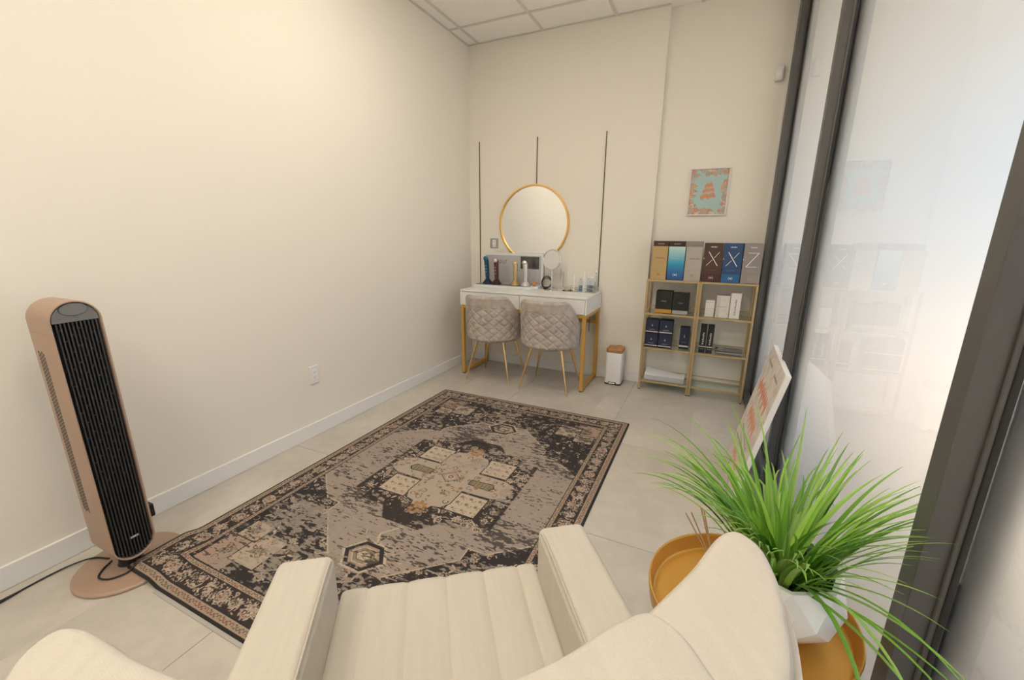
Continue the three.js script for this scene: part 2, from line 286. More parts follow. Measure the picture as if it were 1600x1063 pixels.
    // wear: streaks along the weft that bare the pale ground or leave dark pile standing
    const im = c.getImageData(0, 0, W, Hh), d = im.data;
    for (let y = 0; y < Hh; y++) for (let x = 0; x < W; x++) {
      const u = x / px, v = y / px, inF = u > 0.15 && u < RW - 0.15 && v > 0.15 && v < RL - 0.15, k = (y * W + x) * 4;
      const big = fbm(u * 3.2 + 3, v * 4.2, 3), str = N2(u * 30 + 9, v * 95) * 0.55 + N1(u * 80, v * 210) * 0.45;
      let w = (big - 0.40) * 2.4 + (str - 0.5) * 1.5; const med = Math.abs(u - cx) < 0.31 && Math.abs(v - cy) < 0.27; w -= med ? 0.75 : 0.26;
      if (!inF) w = (str - 0.82) * 2 + (v < 0.3 && u < 0.9 ? 0.25 : 0);
      const a = Math.max(0, Math.min(0.85, w * 4.5)), dk = inF ? Math.max(0, Math.min(0.72, ((0.34 - big) * 2.6 + (0.44 - str) * 2.2 - (med ? 0.6 : 0.02)) * 4.5)) : 0, g = (rnd() - 0.5) * 20;
      const P = [163, 151, 139], D = [52, 47, 47];
      for (let q = 0; q < 3; q++) { let s = d[k + q] * (1 - a) + P[q] * a; s = s * (1 - dk) + D[q] * dk; d[k + q] = Math.max(0, Math.min(255, s + g)); }
    }
    c.putImageData(im, 0, 0);
  });
  const pile = dataTex(512, 512, () => { const v = 255 * rnd(); return [v, v, v]; }, false, [3, 4]);
  const rugMat = std([0.88, 0.88, 0.88], 0.95, 0, { map: rugMap, bumpMap: pile, bumpScale: 0.0015 });
  // a 7 mm sheet; its near corner rides over the heater's base
  const nx = 76, nz = 110, r0 = 0.012, P = [], U = [], I = [];
  const lift = (x, z) => { const dd = Math.hypot(x + 1.935, z + 0.635) - 0.172, t = Math.max(0, Math.min(1, 1 - dd / 0.075)); return 0.0175 * t * t * (3 - 2 * t); };
  const X0 = -1.911, Z0 = -2.795;
  for (let s = 0; s < 2; s++) for (let j = 0; j <= nz; j++) for (let i = 0; i <= nx; i++) {
    let u = i / nx, v = j / nz, x = u * RW, z = v * RL; // rounded corners
    const ex = Math.min(x, RW - x), ez = Math.min(z, RL - z); if (ex < r0 && ez < r0) { const q = r0 - Math.hypot(r0 - ex, r0 - ez); if (q < 0) { const f = r0 / Math.hypot(r0 - ex, r0 - ez); x += (x < RW / 2 ? 1 : -1) * (r0 - ex) * (1 - f); z += (z < RL / 2 ? 1 : -1) * (r0 - ez) * (1 - f); } }
    const wx = X0 + x, wz = Z0 + z, edge = Math.min(1, Math.min(ex, ez) / 0.01);
    P.push(wx, 0.0006 + lift(wx, wz) + (s ? 0 : 0.0045 + 0.003 * Math.sqrt(edge)), wz); U.push(u, 1 - v);
  }
  const S = (nx + 1) * (nz + 1), id = (s, i, j) => s * S + j * (nx + 1) + i;
  for (let j = 0; j < nz; j++) for (let i = 0; i < nx; i++) { I.push(id(0, i, j), id(0, i, j + 1), id(0, i + 1, j), id(0, i + 1, j), id(0, i, j + 1), id(0, i + 1, j + 1)); I.push(id(1, i, j), id(1, i + 1, j), id(1, i, j + 1), id(1, i + 1, j), id(1, i + 1, j + 1), id(1, i, j + 1)); }
  const side = (a, b) => { I.push(a[0], b[0], a[1], b[0], b[1], a[1]); };
  for (let i = 0; i < nx; i++) { side([id(0, i + 1, 0), id(1, i + 1, 0)], [id(0, i, 0), id(1, i, 0)]); side([id(0, i, nz), id(1, i, nz)], [id(0, i + 1, nz), id(1, i + 1, nz)]); }
  for (let j = 0; j < nz; j++) { side([id(0, 0, j), id(1, 0, j)], [id(0, 0, j + 1), id(1, 0, j + 1)]); side([id(0, nx, j + 1), id(1, nx, j + 1)], [id(0, nx, j), id(1, nx, j)]); }
  const g = new THREE.BufferGeometry(); g.setAttribute('position', new THREE.Float32BufferAttribute(P, 3)); g.setAttribute('uv', new THREE.Float32BufferAttribute(U, 2)); g.setIndex(I); g.computeVertexNormals();
  const rug = new THREE.Mesh(toCreasedNormals(g, 0.9), rugMat); rug.name = numbered('area_rug'); rug.castShadow = rug.receiveShadow = true;
  part('backing', span(-1.70, X0 + RW + 0.003, 0.0002, 0.0030, Z0 + RL - 0.2, Z0 + RL + 0.013, 0.001), std([0.42, 0.40, 0.37], 0.9), rug);
  rug.userData = { label: 'charcoal and beige distressed oriental rug with a central medallion', category: 'rug' }; scene.add(rug);
}

/* ------------------------------------------------------------------ white channelled armchair in the foreground */
{
  const weave = dataTex(256, 256, (i, j) => { const v = 130 + 50 * Math.sin(i * 0.9 + 3 * N1(i / 20, j / 20)) * Math.sin(j * 0.9) + (rnd() - 0.5) * 90; return [v, v, v]; }, false, [9, 9]);
  const nap = dataTex(512, 512, (i, j) => { const v = 228 + 5 * (N1(i / 8, j / 60) - 0.5) + (rnd() - 0.5) * 7; return [v, v * 0.975, v * 0.93]; }, true, [2, 2]);
  const vel = phys([0.72, 0.71, 0.69], 0.85, 0, { map: nap, bumpMap: weave, bumpScale: 0.0003, sheen: 0.35, sheenRoughness: 0.5, sheenColor: new THREE.Color(1, 0.97, 0.92) });
  const ch = thing('armchair', 'cream velvet wing armchair with a channel-stitched seat, seen from behind', 'armchair', [-0.532, 0, -0.736], 36.5 * Math.PI / 180);
  part('base', span(-0.335, 0.335, 0.11, 0.315, 0.05, 0.66, 0.03, 4), vel, ch);
  const cuts = [-0.238, -0.178, -0.084, 0.010, 0.103, 0.192, 0.238];
  for (let k = 0; k < 6; k++) { // each channel is a softly crowned roll running front to back
    const a = cuts[k], b = cuts[k + 1], w = b - a, s = new THREE.Shape(), n = 10;
    s.moveTo(0, 0); for (let q = 0; q <= n; q++) { const t = q / n; s.lineTo(w * t, 0.116 + 0.0065 * Math.pow(Math.sin(Math.PI * t), 0.32)); } s.lineTo(w, 0);
    const g = new THREE.ExtrudeGeometry(s, { depth: 0.605, bevelEnabled: false, curveSegments: 8, steps: 40 });
    g.translate(a, 0.312, -0.012); const p = g.attributes.position; // round the front edge over
    for (let i = 0; i < p.count; i++) { const z = p.getZ(i), y = p.getY(i); if (y > 0.40 && z < 0.02) p.setY(i, y - 0.03 * Math.pow(Math.max(0, (0.02 - z) / 0.032), 2.2)); }
    g.computeVertexNormals(); metric(g); part('seat_channel', toCreasedNormals(g, 0.6), vel, ch);
  }
  for (const s of [-1, 1]) {
    const g = span(-0.061, 0.061, 0.13, 0.566, -0.305, 0.30, 0.018, 5), p = g.attributes.position;
    for (let i = 0; i < p.count; i++) { const y = p.getY(i), z = p.getZ(i); if (y > 0.5) p.setY(i, y + 0.006 * (1 - Math.pow(p.getX(i) / 0.061, 2)) - (z < -0.26 ? 0.01 : 0)); p.setX(i, p.getX(i) * (y > 0.4 ? 0.985 : 1)); }
    metric(g); g.computeVertexNormals(); const arm = part('arm', g, vel, ch, [s * 0.2985, 0, 0.335]);
    part('piping', tube([[-s * 0.0525, 0.535, -0.297], [-s * 0.0545, 0.552, -0.286], [-s * 0.0550, 0.5605, -0.26], [-s * 0.0550, 0.5625, 0], [-s * 0.0550, 0.5625, 0.28]], 0.0026, 40, 6), vel, arm);
    // wing: a thick rounded petal that turns forward from the back
    // upholstered pad: a closed plan outline lofted upwards, its top edge rolled over towards a spine line
    const pad = (ctrl, spine, y0, y1, rTop, name, crown = 0.004) => {
      const cv = new THREE.CatmullRomCurve3(ctrl.map(([x, z]) => new THREE.Vector3(s * x, 0, z)), true, 'centripetal'), n = 96, ring = cv.getSpacedPoints(n).slice(0, n);
      const A = new THREE.Vector3(s * spine[0], 0, spine[1]), B = new THREE.Vector3(s * spine[2], 0, spine[3]), AB = B.clone().sub(A), foot = ring.map((v) => A.clone().addScaledVector(AB, Math.max(0, Math.min(1, v.clone().sub(A).dot(AB) / AB.lengthSq()))));
      const P = [], I = [], rows = 9, lv = [[y0, 0], [y1 - rTop, 0]]; for (let k = 1; k <= rows; k++) { const t = k / rows * Math.PI / 2; lv.push([y1 - rTop + rTop * Math.sin(t), rTop * (1 - Math.cos(t))]); }
      lv.push([y1 + crown * 0.7, 'half'], [y1 + crown, 'spine']);
      for (const [y, o] of lv) ring.forEach((v, i) => { const d = v.distanceTo(foot[i]), f = o === 'spine' ? 1 : o === 'half' ? 0.5 + 0.5 * Math.min(1, rTop / d) : Math.min(1, o / d); const q = v.clone().lerp(foot[i], f); P.push(q.x, y, q.z); });
      const put = (a1, b1, c1) => s > 0 ? I.push(a1, b1, c1) : I.push(a1, c1, b1);
      for (let k = 0; k + 1 < lv.length; k++) for (let i = 0; i < n; i++) { const a1 = k * n + i, b1 = k * n + (i + 1) % n; put(a1, a1 + n, b1); put(b1, a1 + n, b1 + n); }
      const wg = new THREE.BufferGeometry(); wg.setAttribute('position', new THREE.Float32BufferAttribute(P, 3)); wg.setIndex(I); wg.computeVertexNormals(); metric(wg); return part(name, wg, vel, ch);
    };
    pad([[0.12, 0.642], [0.19, 0.602], [0.27, 0.558], [0.338, 0.516], [0.362, 0.514], [0.372, 0.540], [0.360, 0.580], [0.325, 0.634], [0.262, 0.700], [0.12, 0.735]], [0.17, 0.672, 0.325, 0.570], 0.40, 0.909, 0.016, 'wing', 0.002);
    pad([[0.14, 0.715], [0.262, 0.692], [0.324, 0.628], [0.358, 0.575], [0.366, 0.555], [0.373, 0.560], [0.369, 0.590], [0.336, 0.644], [0.266, 0.710], [0.14, 0.738]], [0.20, 0.716, 0.360, 0.612], 0.12, 0.868, 0.004, 'outer_shell', 0.0005);
    if (s > 0) pad([[0, 0.652], [0.083, 0.640], [0.150, 0.617], [0.186, 0.612], [0.203, 0.634], [0.208, 0.675], [0.206, 0.738], [0.10, 0.752], [0, 0.754], [-0.10, 0.752], [-0.206, 0.738], [-0.208, 0.675], [-0.203, 0.634], [-0.186, 0.612], [-0.150, 0.617], [-0.083, 0.640]], [-0.16, 0.69, 0.16, 0.69], 0.31, 0.920, 0.012, 'backrest', 0.003);
  }
  for (const [x, z] of [[-0.28, 0.1], [0.28, 0.1], [-0.28, 0.6], [0.28, 0.6]]) part('leg', bar([x, 0, z], [x, 0.112, z], 0.012, 0.018, 14), M.gold, ch);
}

/* ------------------------------------------------------------------ brass tray table, plant, reed diffuser */
const TB = [0.146, 0, -0.885];
{
  const brass = std([0.72, 0.40, 0.085], 0.36, 0.55);
  const t = thing('tray_table', 'round brass tray side table under the potted grass', 'side table', TB);
  part('tray', lathe([[0, 0.482], [0.182, 0.482], [0.189, 0.486], [0.193, 0.515], [0.195, 0.521], [0.198, 0.521], [0.199, 0.516], [0.195, 0.482], [0.188, 0.474], [0, 0.474]], 72), brass, t);
  for (let k = 0; k < 4; k++) { const a = Math.PI / 4 + k * Math.PI / 2, c = Math.cos(a), s = Math.sin(a); part('leg', bar([0.165 * c, 0, 0.165 * s], [0.13 * c, 0.475, 0.13 * s], 0.008, 0.008, 12), brass, t); }
  part('ring_brace', new THREE.TorusGeometry(0.152, 0.006, 8, 60).rotateX(Math.PI / 2).translate(0, 0.18, 0), brass, t);
}
{
  const pot = [0.196, 0.482, -0.893];
  const p = thing('potted_grass', 'bright green artificial grass in a white faceted pot', 'plant', pot);
  // faceted bowl: rings of alternating vertices, flat shaded
  const rings = [[0.062, 0.0, 0], [0.108, 0.050, 0.5], [0.117, 0.088, 0], [0.104, 0.152, 0.5]], n = 8, P = [], tri = (a, b, c) => P.push(...a, ...b, ...c), v = (k, i) => { const [r, y, o] = rings[k], a = (i + o) / n * Math.PI * 2 + 0.35; return [r * Math.cos(a), y, r * Math.sin(a)]; };
  for (let k = 0; k < 3; k++) for (let i = 0; i < n; i++) { if (rings[k][2] === 0) { tri(v(k, i), v(k + 1, i), v(k, i + 1)); tri(v(k, i + 1), v(k + 1, i), v(k + 1, i + 1)); } else { tri(v(k, i), v(k + 1, i + 1), v(k, i + 1)); tri(v(k, i), v(k + 1, i), v(k + 1, i + 1)); } }
  const inner = (i, y) => { const a = (i + 0.5) / n * Math.PI * 2 + 0.35; return [0.095 * Math.cos(a), y, 0.095 * Math.sin(a)]; };
  for (let i = 0; i < n; i++) { tri(v(3, i), inner(i, 0.152), v(3, i + 1)); tri(v(3, i + 1), inner(i, 0.152), inner(i + 1, 0.152)); tri(inner(i, 0.152), inner(i, 0.11), inner(i + 1, 0.152)); tri(inner(i + 1, 0.152), inner(i, 0.11), inner(i + 1, 0.11)); tri(v(0, i), v(0, i + 1), [0, 0, 0]); }
  const g = new THREE.BufferGeometry(); g.setAttribute('position', new THREE.Float32BufferAttribute(P, 3)); g.computeVertexNormals(); metric(g);
  part('pot', g, std([0.80, 0.82, 0.81], 0.35, 0, { side: THREE.DoubleSide }), p);
  part('soil', new THREE.CylinderGeometry(0.094, 0.090, 0.012, 24).translate(0, 0.114, 0), std([0.03, 0.045, 0.02], 0.95), p);
  const greens = [[0.17, 0.41, 0.028], [0.23, 0.50, 0.04], [0.12, 0.31, 0.022], [0.32, 0.57, 0.07], [0.26, 0.46, 0.09]].map((c) => phys(c, 0.48, 0, { transmission: 0.25, thickness: 0, side: THREE.DoubleSide }));
  function blade(az, e0, L, droop, w, r0, twist = 0) {
    const K = 12, Q = [], I = [], U = [], ca = Math.cos(az), sa = Math.sin(az);
    let x = 0, y = 0, el = e0, a2 = az; const C = [];
    for (let k = 0; k <= K; k++) { C.push([x, y, el, a2]); const ds = L / K; x += Math.cos(el) * ds; y += Math.sin(el) * ds; el -= droop * (0.35 + 1.3 * k / K) / K; a2 += twist / K; }
    let X = r0 * ca, Z = r0 * sa, Y = 0.117;
    for (let k = 0; k <= K; k++) {
      const t = k / K, hw = w * 0.5 * (t < 0.25 ? 0.75 + t : Math.pow(1 - (t - 0.25) / 0.75, 0.75)) + 0.00025, [, , e, a] = C[k];
      const nx = -Math.sin(a), nz = Math.cos(a), ux = -Math.sin(e) * Math.cos(a), uy = Math.cos(e), uz = -Math.sin(e) * Math.sin(a), f = hw * 0.45;
      Q.push(X - nx * hw + ux * f, Y + uy * f, Z - nz * hw + uz * f, X, Y, Z, X + nx * hw + ux * f, Y + uy * f, Z + nz * hw + uz * f); U.push(0, t, 0.5, t, 1, t);
      const ds = L / K; X += Math.cos(e) * Math.cos(a) * ds; Z += Math.cos(e) * Math.sin(a) * ds; Y += Math.sin(e) * ds;
      if (k < K) { const b = 3 * k; I.push(b, b + 1, b + 3, b + 1, b + 4, b + 3, b + 1, b + 2, b + 4, b + 2, b + 5, b + 4); }
    }
    const bg = new THREE.BufferGeometry(); bg.setAttribute('position', new THREE.Float32BufferAttribute(Q, 3)); bg.setAttribute('uv', new THREE.Float32BufferAttribute(U, 2)); bg.setIndex(I); bg.computeVertexNormals(); return bg;
  }
  for (let k = 0; k < 190; k++) {
    const az = rnd() * Math.PI * 2, out = Math.pow(rnd(), 0.8); let e0 = 1.45 - 0.88 * out + rr(-0.10, 0.10), L = rr(0.16, 0.24) + 0.13 * out, dr = rr(0.6, 1.6) * (0.5 + out);
    if (Math.cos(az) > 0.5) { e0 = Math.max(e0, 1.16); L = Math.min(L, 0.285); dr = Math.min(dr, 0.7); } // stays clear of the glass
    if (az > 1.05 && az < 2.9) { L = Math.min(L, 0.25); e0 = Math.max(e0, 1.1); dr = Math.min(dr, 1.0); }
    if (az >= 2.6 && az < 4.2) { e0 = Math.max(e0, 1.0); dr = Math.min(dr, 1.25); }
    part('blade', blade(az, e0, L, dr, rr(0.0070, 0.0115), rr(0.005, 0.068), Math.cos(az) > 0.5 ? 0 : rr(-0.6, 0.6)), greens[Math.floor(rnd() * 5)], p);
  }
  // the long outliers that reach across the window post, to the left and to the front
  for (const [az, e0, L, dr, w] of [[1.02, 0.70, 0.33, 1.1, 0.009], [1.12, 0.60, 0.33, 0.95, 0.009], [1.2, 0.50, 0.34, 0.9, 0.009], [1.25, 0.75, 0.37, 1.8, 0.009], [1.42, 0.75, 0.42, 2.4, 0.010], [1.85, 0.85, 0.38, 2.5, 0.010], [0.98, 0.5, 0.30, 0.7, 0.008], [1.08, 0.8, 0.35, 1.4, 0.008],
    [3.5, 1.0, 0.38, 1.35, 0.008], [3.7, 1.0, 0.40, 1.3, 0.008], [3.9, 1.05, 0.37, 1.1, 0.008], [3.35, 0.95, 0.36, 1.45, 0.008], [0.85, 0.8, 0.26, 0.9, 0.008], [0.75, 0.9, 0.25, 0.8, 0.008], [4.2, 1.2, 0.36, 0.9, 0.008], [4.5, 1.1, 0.36, 0.8, 0.008], [4.9, 1.15, 0.36, 0.7, 0.008], [5.2, 1.1, 0.33, 0.8, 0.008]])
    part('blade', blade(az, e0, L, dr, w, 0.035, 0), greens[Math.floor(rnd() * 5)], p);
}
{
  const d = thing('reed_diffuser', 'small reed diffuser bottle with bamboo sticks on the brass tray', 'diffuser', [0.086, 0.482, -0.962]);
  part('bottle', lathe([[0, 0], [0.024, 0], [0.026, 0.003], [0.026, 0.045], [0.020, 0.055], [0.011, 0.060], [0.011, 0.072], [0.008, 0.072], [0.008, 0.058], [0.018, 0.05], [0.022, 0.043], [0.022, 0.006], [0, 0.006]], 28), phys([0.9, 0.93, 0.9], 0.03, 0, { transmission: 1, thickness: 0.01, ior: 1.45 }), d);
  const reed = std([0.50, 0.33, 0.20], 0.7);
  for (const [dx, dz, l] of [[-0.076, -0.022, 0.135], [-0.064, -0.026, 0.138], [-0.044, -0.036, 0.150], [-0.037, -0.028, 0.148]]) part('reed', bar([-dx * 0.12, 0.01, -dz * 0.1], [dx, l, dz], 0.0017, 0.0017, 8), reed, d);
}

/* ------------------------------------------------------------------ tower heater by the left wall (front looks along local +z) */
{
  const rose = std([0.42, 0.295, 0.22], 0.42, 0.1), dark = std([0.016, 0.016, 0.017], 0.35), louv = std([0.035, 0.035, 0.037], 0.4), gloss = phys([0.02, 0.02, 0.022], 0.08, 0, { clearcoat: 1, clearcoatRoughness: 0.03 });
  const f = thing('tower_heater', 'tall rose gold tower heater with black grille by the left wall', 'heater', [-1.935, 0, -0.635], Math.PI / 2);
  part('base', lathe([[0, 0], [0.166, 0], [0.170, 0.003], [0.169, 0.011], [0.162, 0.0155], [0.06, 0.0162], [0, 0.0162]], 72), rose, f);
  part('base_seam', span(-0.0008, 0.0008, 0.0152, 0.0166, 0.06, 0.15, 0.0003, 1), std([0.36, 0.23, 0.17], 0.5), f);
  part('stem', lathe([[0.040, 0.016], [0.034, 0.022], [0.034, 0.085], [0, 0.085]], 32), dark, f);
  const w = 0.066, y0 = 0.062, y1 = 1.048, dp = 0.075, bk = 0.092;
  const obround = (a, lo, hi, rev) => { const s = rev ? new THREE.Path() : new THREE.Shape(); s.absarc(0, hi - a, a, 0, Math.PI, false); s.lineTo(-a, lo + a); s.absarc(0, lo + a, a, Math.PI, 2 * Math.PI, false); s.closePath(); return s; };
  const sh = obround(w, y0, y1); sh.holes.push(obround(w - 0.0055, y0 + 0.0055, y1 - 0.0055, true));
  part('housing', toCreasedNormals(new THREE.ExtrudeGeometry(sh, { depth: dp + bk - 0.006, bevelEnabled: true, bevelThickness: 0.003, bevelSize: 0.002, bevelOffset: -0.002, bevelSegments: 3, curveSegments: 28 }).translate(0, 0, -bk + 0.003), 0.6), rose, f);
  part('grille_back', new THREE.ExtrudeGeometry(obround(w - 0.0058, y0 + 0.0058, y1 - 0.0058), { depth: dp + bk - 0.024, bevelEnabled: false, curveSegments: 28 }).translate(0, 0, -bk + 0.006), dark, f);
  const A = w - 0.008; // slats follow the obround opening
  for (let k = -5; k <= 5; k++) {
    const x = k * 0.0099, q = Math.sqrt(Math.max(0, A * A - x * x)), top = 0.978, bot = y0 + 0.008 + A - q + 0.002;
    part('slat', span(x - 0.0021, x + 0.0021, bot, top, dp - 0.014, dp - 0.003, 0.0012), louv, f);
  }
  for (let r = 0; r < 30; r++) for (const s of [0, 1]) { const y = 0.955 - r * 0.019; const kk = ((r * 3 + s * 5) % 10) - 5; part('slat_tie', span(kk * 0.0099 + 0.002, kk * 0.0099 + 0.008, y, y + 0.0022, dp - 0.0125, dp - 0.007, 0.0004, 1), std([0.12, 0.12, 0.12], 0.5), f); }
  const top = new THREE.Shape(); top.absarc(0, y1 - w, A, 0.0, Math.PI, false); top.lineTo(-A, 0.980); top.lineTo(A, 0.980); top.closePath();
  part('display_panel', new THREE.ExtrudeGeometry(top, { depth: 0.010, bevelEnabled: false, curveSegments: 30 }).translate(0, 0, dp - 0.015), gloss, f);
  const lens = new THREE.Shape(); lens.absellipse(0, y1 - 0.028, 0.034, 0.019, 0, Math.PI * 2);
  part('display_lens', new THREE.ExtrudeGeometry(lens, { depth: 0.0015, bevelEnabled: true, bevelThickness: 0.002, bevelSize: 0.002, bevelSegments: 3, curveSegments: 30 }).translate(0, 0, dp - 0.005), phys([0.05, 0.052, 0.05], 0.12, 0, { clearcoat: 1 }), f);
  // intake slots on the side, recessed dark inlays
  const slot = box(0.0015, 0.0092, 0.0062, 0.0007), slots = [];
  for (let c = 0; c < 4; c++) for (let r = 0; r < 50; r++) { const g = slot.clone(); g.translate(-w - 0.0001, 0.875 - r * 0.0122 - (c % 2) * 0.006, -0.062 + c * 0.0115); slots.push(g); }
  part('intake_slots', merge(slots), dark, f).userData.kind = 'stuff';
  part('badge', new THREE.PlaneGeometry(0.036, 0.011).translate(0, 0, 0), std([1, 1, 1], 0.5, 0, { map: canvasTex(160, 46, (c, W, H) => { c.fillStyle = '#161616'; c.fillRect(0, 0, W, H); c.fillStyle = '#e8e8e4'; c.font = 'bold 44px sans-serif'; c.textAlign = 'center'; c.textBaseline = 'middle'; c.fillText('DREO', W / 2, H / 2 + 2); }) }), f, [0.004, 0.150, dp - 0.0022]);
  part('seam', span(-w - 0.0006, -w + 0.001, 0.944, 0.9455, -bk + 0.004, dp - 0.004, 0.0003, 1), std([0.3, 0.2, 0.15], 0.5), f);
  part('plug_holder', span(w - 0.002, w + 0.050, 0.135, 0.190, -0.055, -0.020, 0.004), M.black, f);
  for (const m of f.children) if (!/^base/.test(m.name)) { m.position.applyAxisAngle(new THREE.Vector3(0, 0, 1), 0.014); m.rotation.z = 0.014; } // the column leans a touch
  const c = thing('power_cord', 'black power cord running from the heater along the baseboard', 'cord');
  const crd = std([0.012, 0.012, 0.012], 0.5);
  part('cord_run', tube([[-2.015, 0.020, -0.60], [-2.075, 0.0195, -0.575], [-2.118, 0.010, -0.53], [-2.135, 0.004, -0.47], [-2.130, 0.004, -0.36], [-2.140, 0.004, -0.24], [-2.160, 0.004, -0.12], [-2.165, 0.004, 0.1], [-2.165, 0.004, 0.5]], 0.0033, 90), crd, c);
  part('cord_run', tube([[-2.132, 0.0037, -0.40], [-2.120, 0.0037, -0.34], [-2.118, 0.0037, -0.27], [-2.135, 0.0037, -0.19], [-2.152, 0.0037, -0.05], [-2.150, 0.0037, 0.2], [-2.150, 0.0037, 0.5]], 0.0033, 70), crd, c);
  part('cord_loop', tube([[-1.985, 0.024, -0.597], [-1.965, 0.0198, -0.560], [-1.93, 0.0197, -0.535], [-1.885, 0.0198, -0.55], [-1.862, 0.024, -0.60], [-1.875, 0.045, -0.635]], 0.0033, 60), crd, c);
}

/* ------------------------------------------------------------------ vanity table against the end wall */
{
  const v = thing('vanity_table', 'white two-drawer vanity table on a gold square-tube frame', 'table', [-1.44, 0, -3.475]);
  const hw = 0.585, zf = 0.240, zb = -0.240;
  part('top', span(-hw, hw, 0.777, 0.795, zb, zf, 0.003), M.white, v);
  part('carcass', span(-hw, hw, 0.652, 0.7765, zb, zf - 0.018, 0.002), M.white, v);
  for (const s of [0, 1]) part('drawer_front', span(s ? 0.002 : -hw + 0.016, s ? hw - 0.016 : -0.002, 0.655, 0.774, zf - 0.0175, zf - 0.001, 0.002), M.white, v);
  for (const s of [-1, 1]) part('side_panel', span(s < 0 ? -hw : hw - 0.014, s < 0 ? -hw + 0.014 : hw, 0.652, 0.7765, zf - 0.0178, zf - 0.0005, 0.002), M.white, v);
  for (const s of [-1, 1]) {
    const x = s * (hw - 0.018);
    for (const z of [zf - 0.018, zb + 0.018]) { const l = part('leg', span(x - 0.014, x + 0.014, 0.010, 0.651, z - 0.014, z + 0.014, 0.002), M.goldPaint, v); part('foot', span(x - 0.012, x + 0.012, 0, 0.0105, z - 0.012, z + 0.012, 0.002), M.black, l); }
    part('floor_rail', span(x - 0.014, x + 0.014, 0.012, 0.040, zb + 0.032, zf - 0.032, 0.002), M.goldPaint, v);
    part('upper_rail', span(x - 0.014, x + 0.014, 0.624, 0.6515, zb + 0.032, zf - 0.032, 0.002), M.goldPaint, v);
  }
  part('front_rail', span(-hw + 0.032, hw - 0.032, 0.624, 0.6515, zf - 0.032, zf - 0.006, 0.002), M.goldPaint, v);
  part('back_stretcher', span(-hw + 0.032, hw - 0.032, 0.505, 0.533, zb + 0.006, zb + 0.03, 0.002), M.goldPaint, v);
  part('hanging_cable', tube([[0.50, 0.652, -0.20], [0.502, 0.56, -0.205], [0.497, 0.46, -0.205], [0.499, 0.43, -0.205]], 0.0025, 24, 6), M.black, v);
}
{ // two velvet tub chairs with quilted backs
  const velvetMap = dataTex(512, 512, (i, j) => { const n = fbm(i / 46, j / 46, 4), v = 182 + 60 * (n - 0.46) + (rnd() - 0.5) * 10; return [v, v * 0.952, v * 0.905]; }, true, [2, 2]);
  const velvet = phys([0.95, 0.93, 0.92], 0.8, 0, { map: velvetMap, sheen: 0.6, sheenRoughness: 0.45, sheenColor: new THREE.Color(0.9, 0.85, 0.8) });
  const PH = 1.95, R = 0.205, n1 = 190, no = 86, nt = 10, ni = 24;
  const P = [], U = [], I = [], cols = no + nt + ni;
  for (let i = 0; i <= n1; i++) {
    const ph = -PH + 2 * PH * i / n1, q = Math.abs(ph) / PH, th = 0.046 * Math.pow(Math.max(0, 1 - Math.pow(q, 7)), 0.5) + 0.002;
    const yb = 0.372 + 0.012 * q, sm = (a, b, v) => { const t = Math.max(0, Math.min(1, (v - a) / (b - a))); return t * t * (3 - 2 * t); }, yt = 0.772 - 0.160 * sm(0.75, 1.50, Math.abs(ph)) - 0.10 * sm(1.2, 1.95, Math.abs(ph));
    const at = (rad, y) => { const bow = 1 + 0.05 * (y - 0.372) / 0.4, s = Math.sin(ph), c = Math.cos(ph); return [rad * bow * Math.sign(s) * Math.pow(Math.abs(s), 0.86), y, (rad * bow * 1.0) * c]; };
    for (let j = 0; j < cols; j++) {
      let rad, y;
      if (j < no) { const t = j / (no - 1); y = yb + (yt - 0.020 - yb) * t; const a = R * ph, p = 0.074, uu = (a * 1.0 + y) / p + 50, vv = (a - y) / p + 50, du = Math.abs(uu - Math.round(uu)), dv = Math.abs(vv - Math.round(vv));
        const dd = Math.min(du, dv), puff = Math.min(1, dd / 0.34), band = Math.min(1, Math.max(0, (yt - 0.085 - y) / 0.012)), lowr = Math.min(1, Math.max(0, (y - yb) / 0.03));
        rad = R + th - 0.030 * Math.pow(1 - lowr, 2) + 0.0085 * ((1 - band) + band * Math.sqrt(puff * (2 - puff))) * (0.3 + 0.7 * Math.min(1, (1 - q) * 6)) - 0.008; }
      else if (j < no + nt) { const b = (j - no + 0.5) / nt * Math.PI; rad = R + th / 2 + Math.cos(b) * th / 2; y = yt - 0.020 + Math.sin(b) * 0.020; }
      else { const t = (j - no - nt + 0.5) / ni; rad = R - 0.004 * Math.sin(Math.PI * t); y = yt - 0.022 - (yt - 0.022 - 0.40) * t; }
      P.push(...at(rad, y)); U.push(ph * 0.3, y);
    }
  }
  for (let i = 0; i < n1; i++) for (let j = 0; j < cols; j++) { const a = i * cols + j, b = a + cols, j2 = (j + 1) % cols, a2 = i * cols + j2, b2 = a2 + cols; I.push(a, b, a2, a2, b, b2); }
  for (const e of [0, n1]) { const c = P.length / 3; let sx = 0, sy = 0, sz = 0; for (let j = 0; j < cols; j++) { sx += P[(e * cols + j) * 3]; sy += P[(e * cols + j) * 3 + 1]; sz += P[(e * cols + j) * 3 + 2]; } P.push(sx / cols, sy / cols, sz / cols); U.push(0, 0); for (let j = 0; j < cols; j++) { const a = e * cols + j, b = e * cols + (j + 1) % cols; e ? I.push(a, c, b) : I.push(a, b, c); } }
  const shell2 = new THREE.BufferGeometry(); shell2.setAttribute('position', new THREE.Float32BufferAttribute(P, 3)); shell2.setAttribute('uv', new THREE.Float32BufferAttribute(U, 2)); shell2.setIndex(I); shell2.computeVertexNormals();
  const seat = lathe([[0, 0.385], [0.19, 0.385], [0.197, 0.40], [0.203, 0.43], [0.197, 0.465], [0.19, 0.482], [0.10, 0.488], [0, 0.489]], 48); seat.scale(1, 1, 0.98);
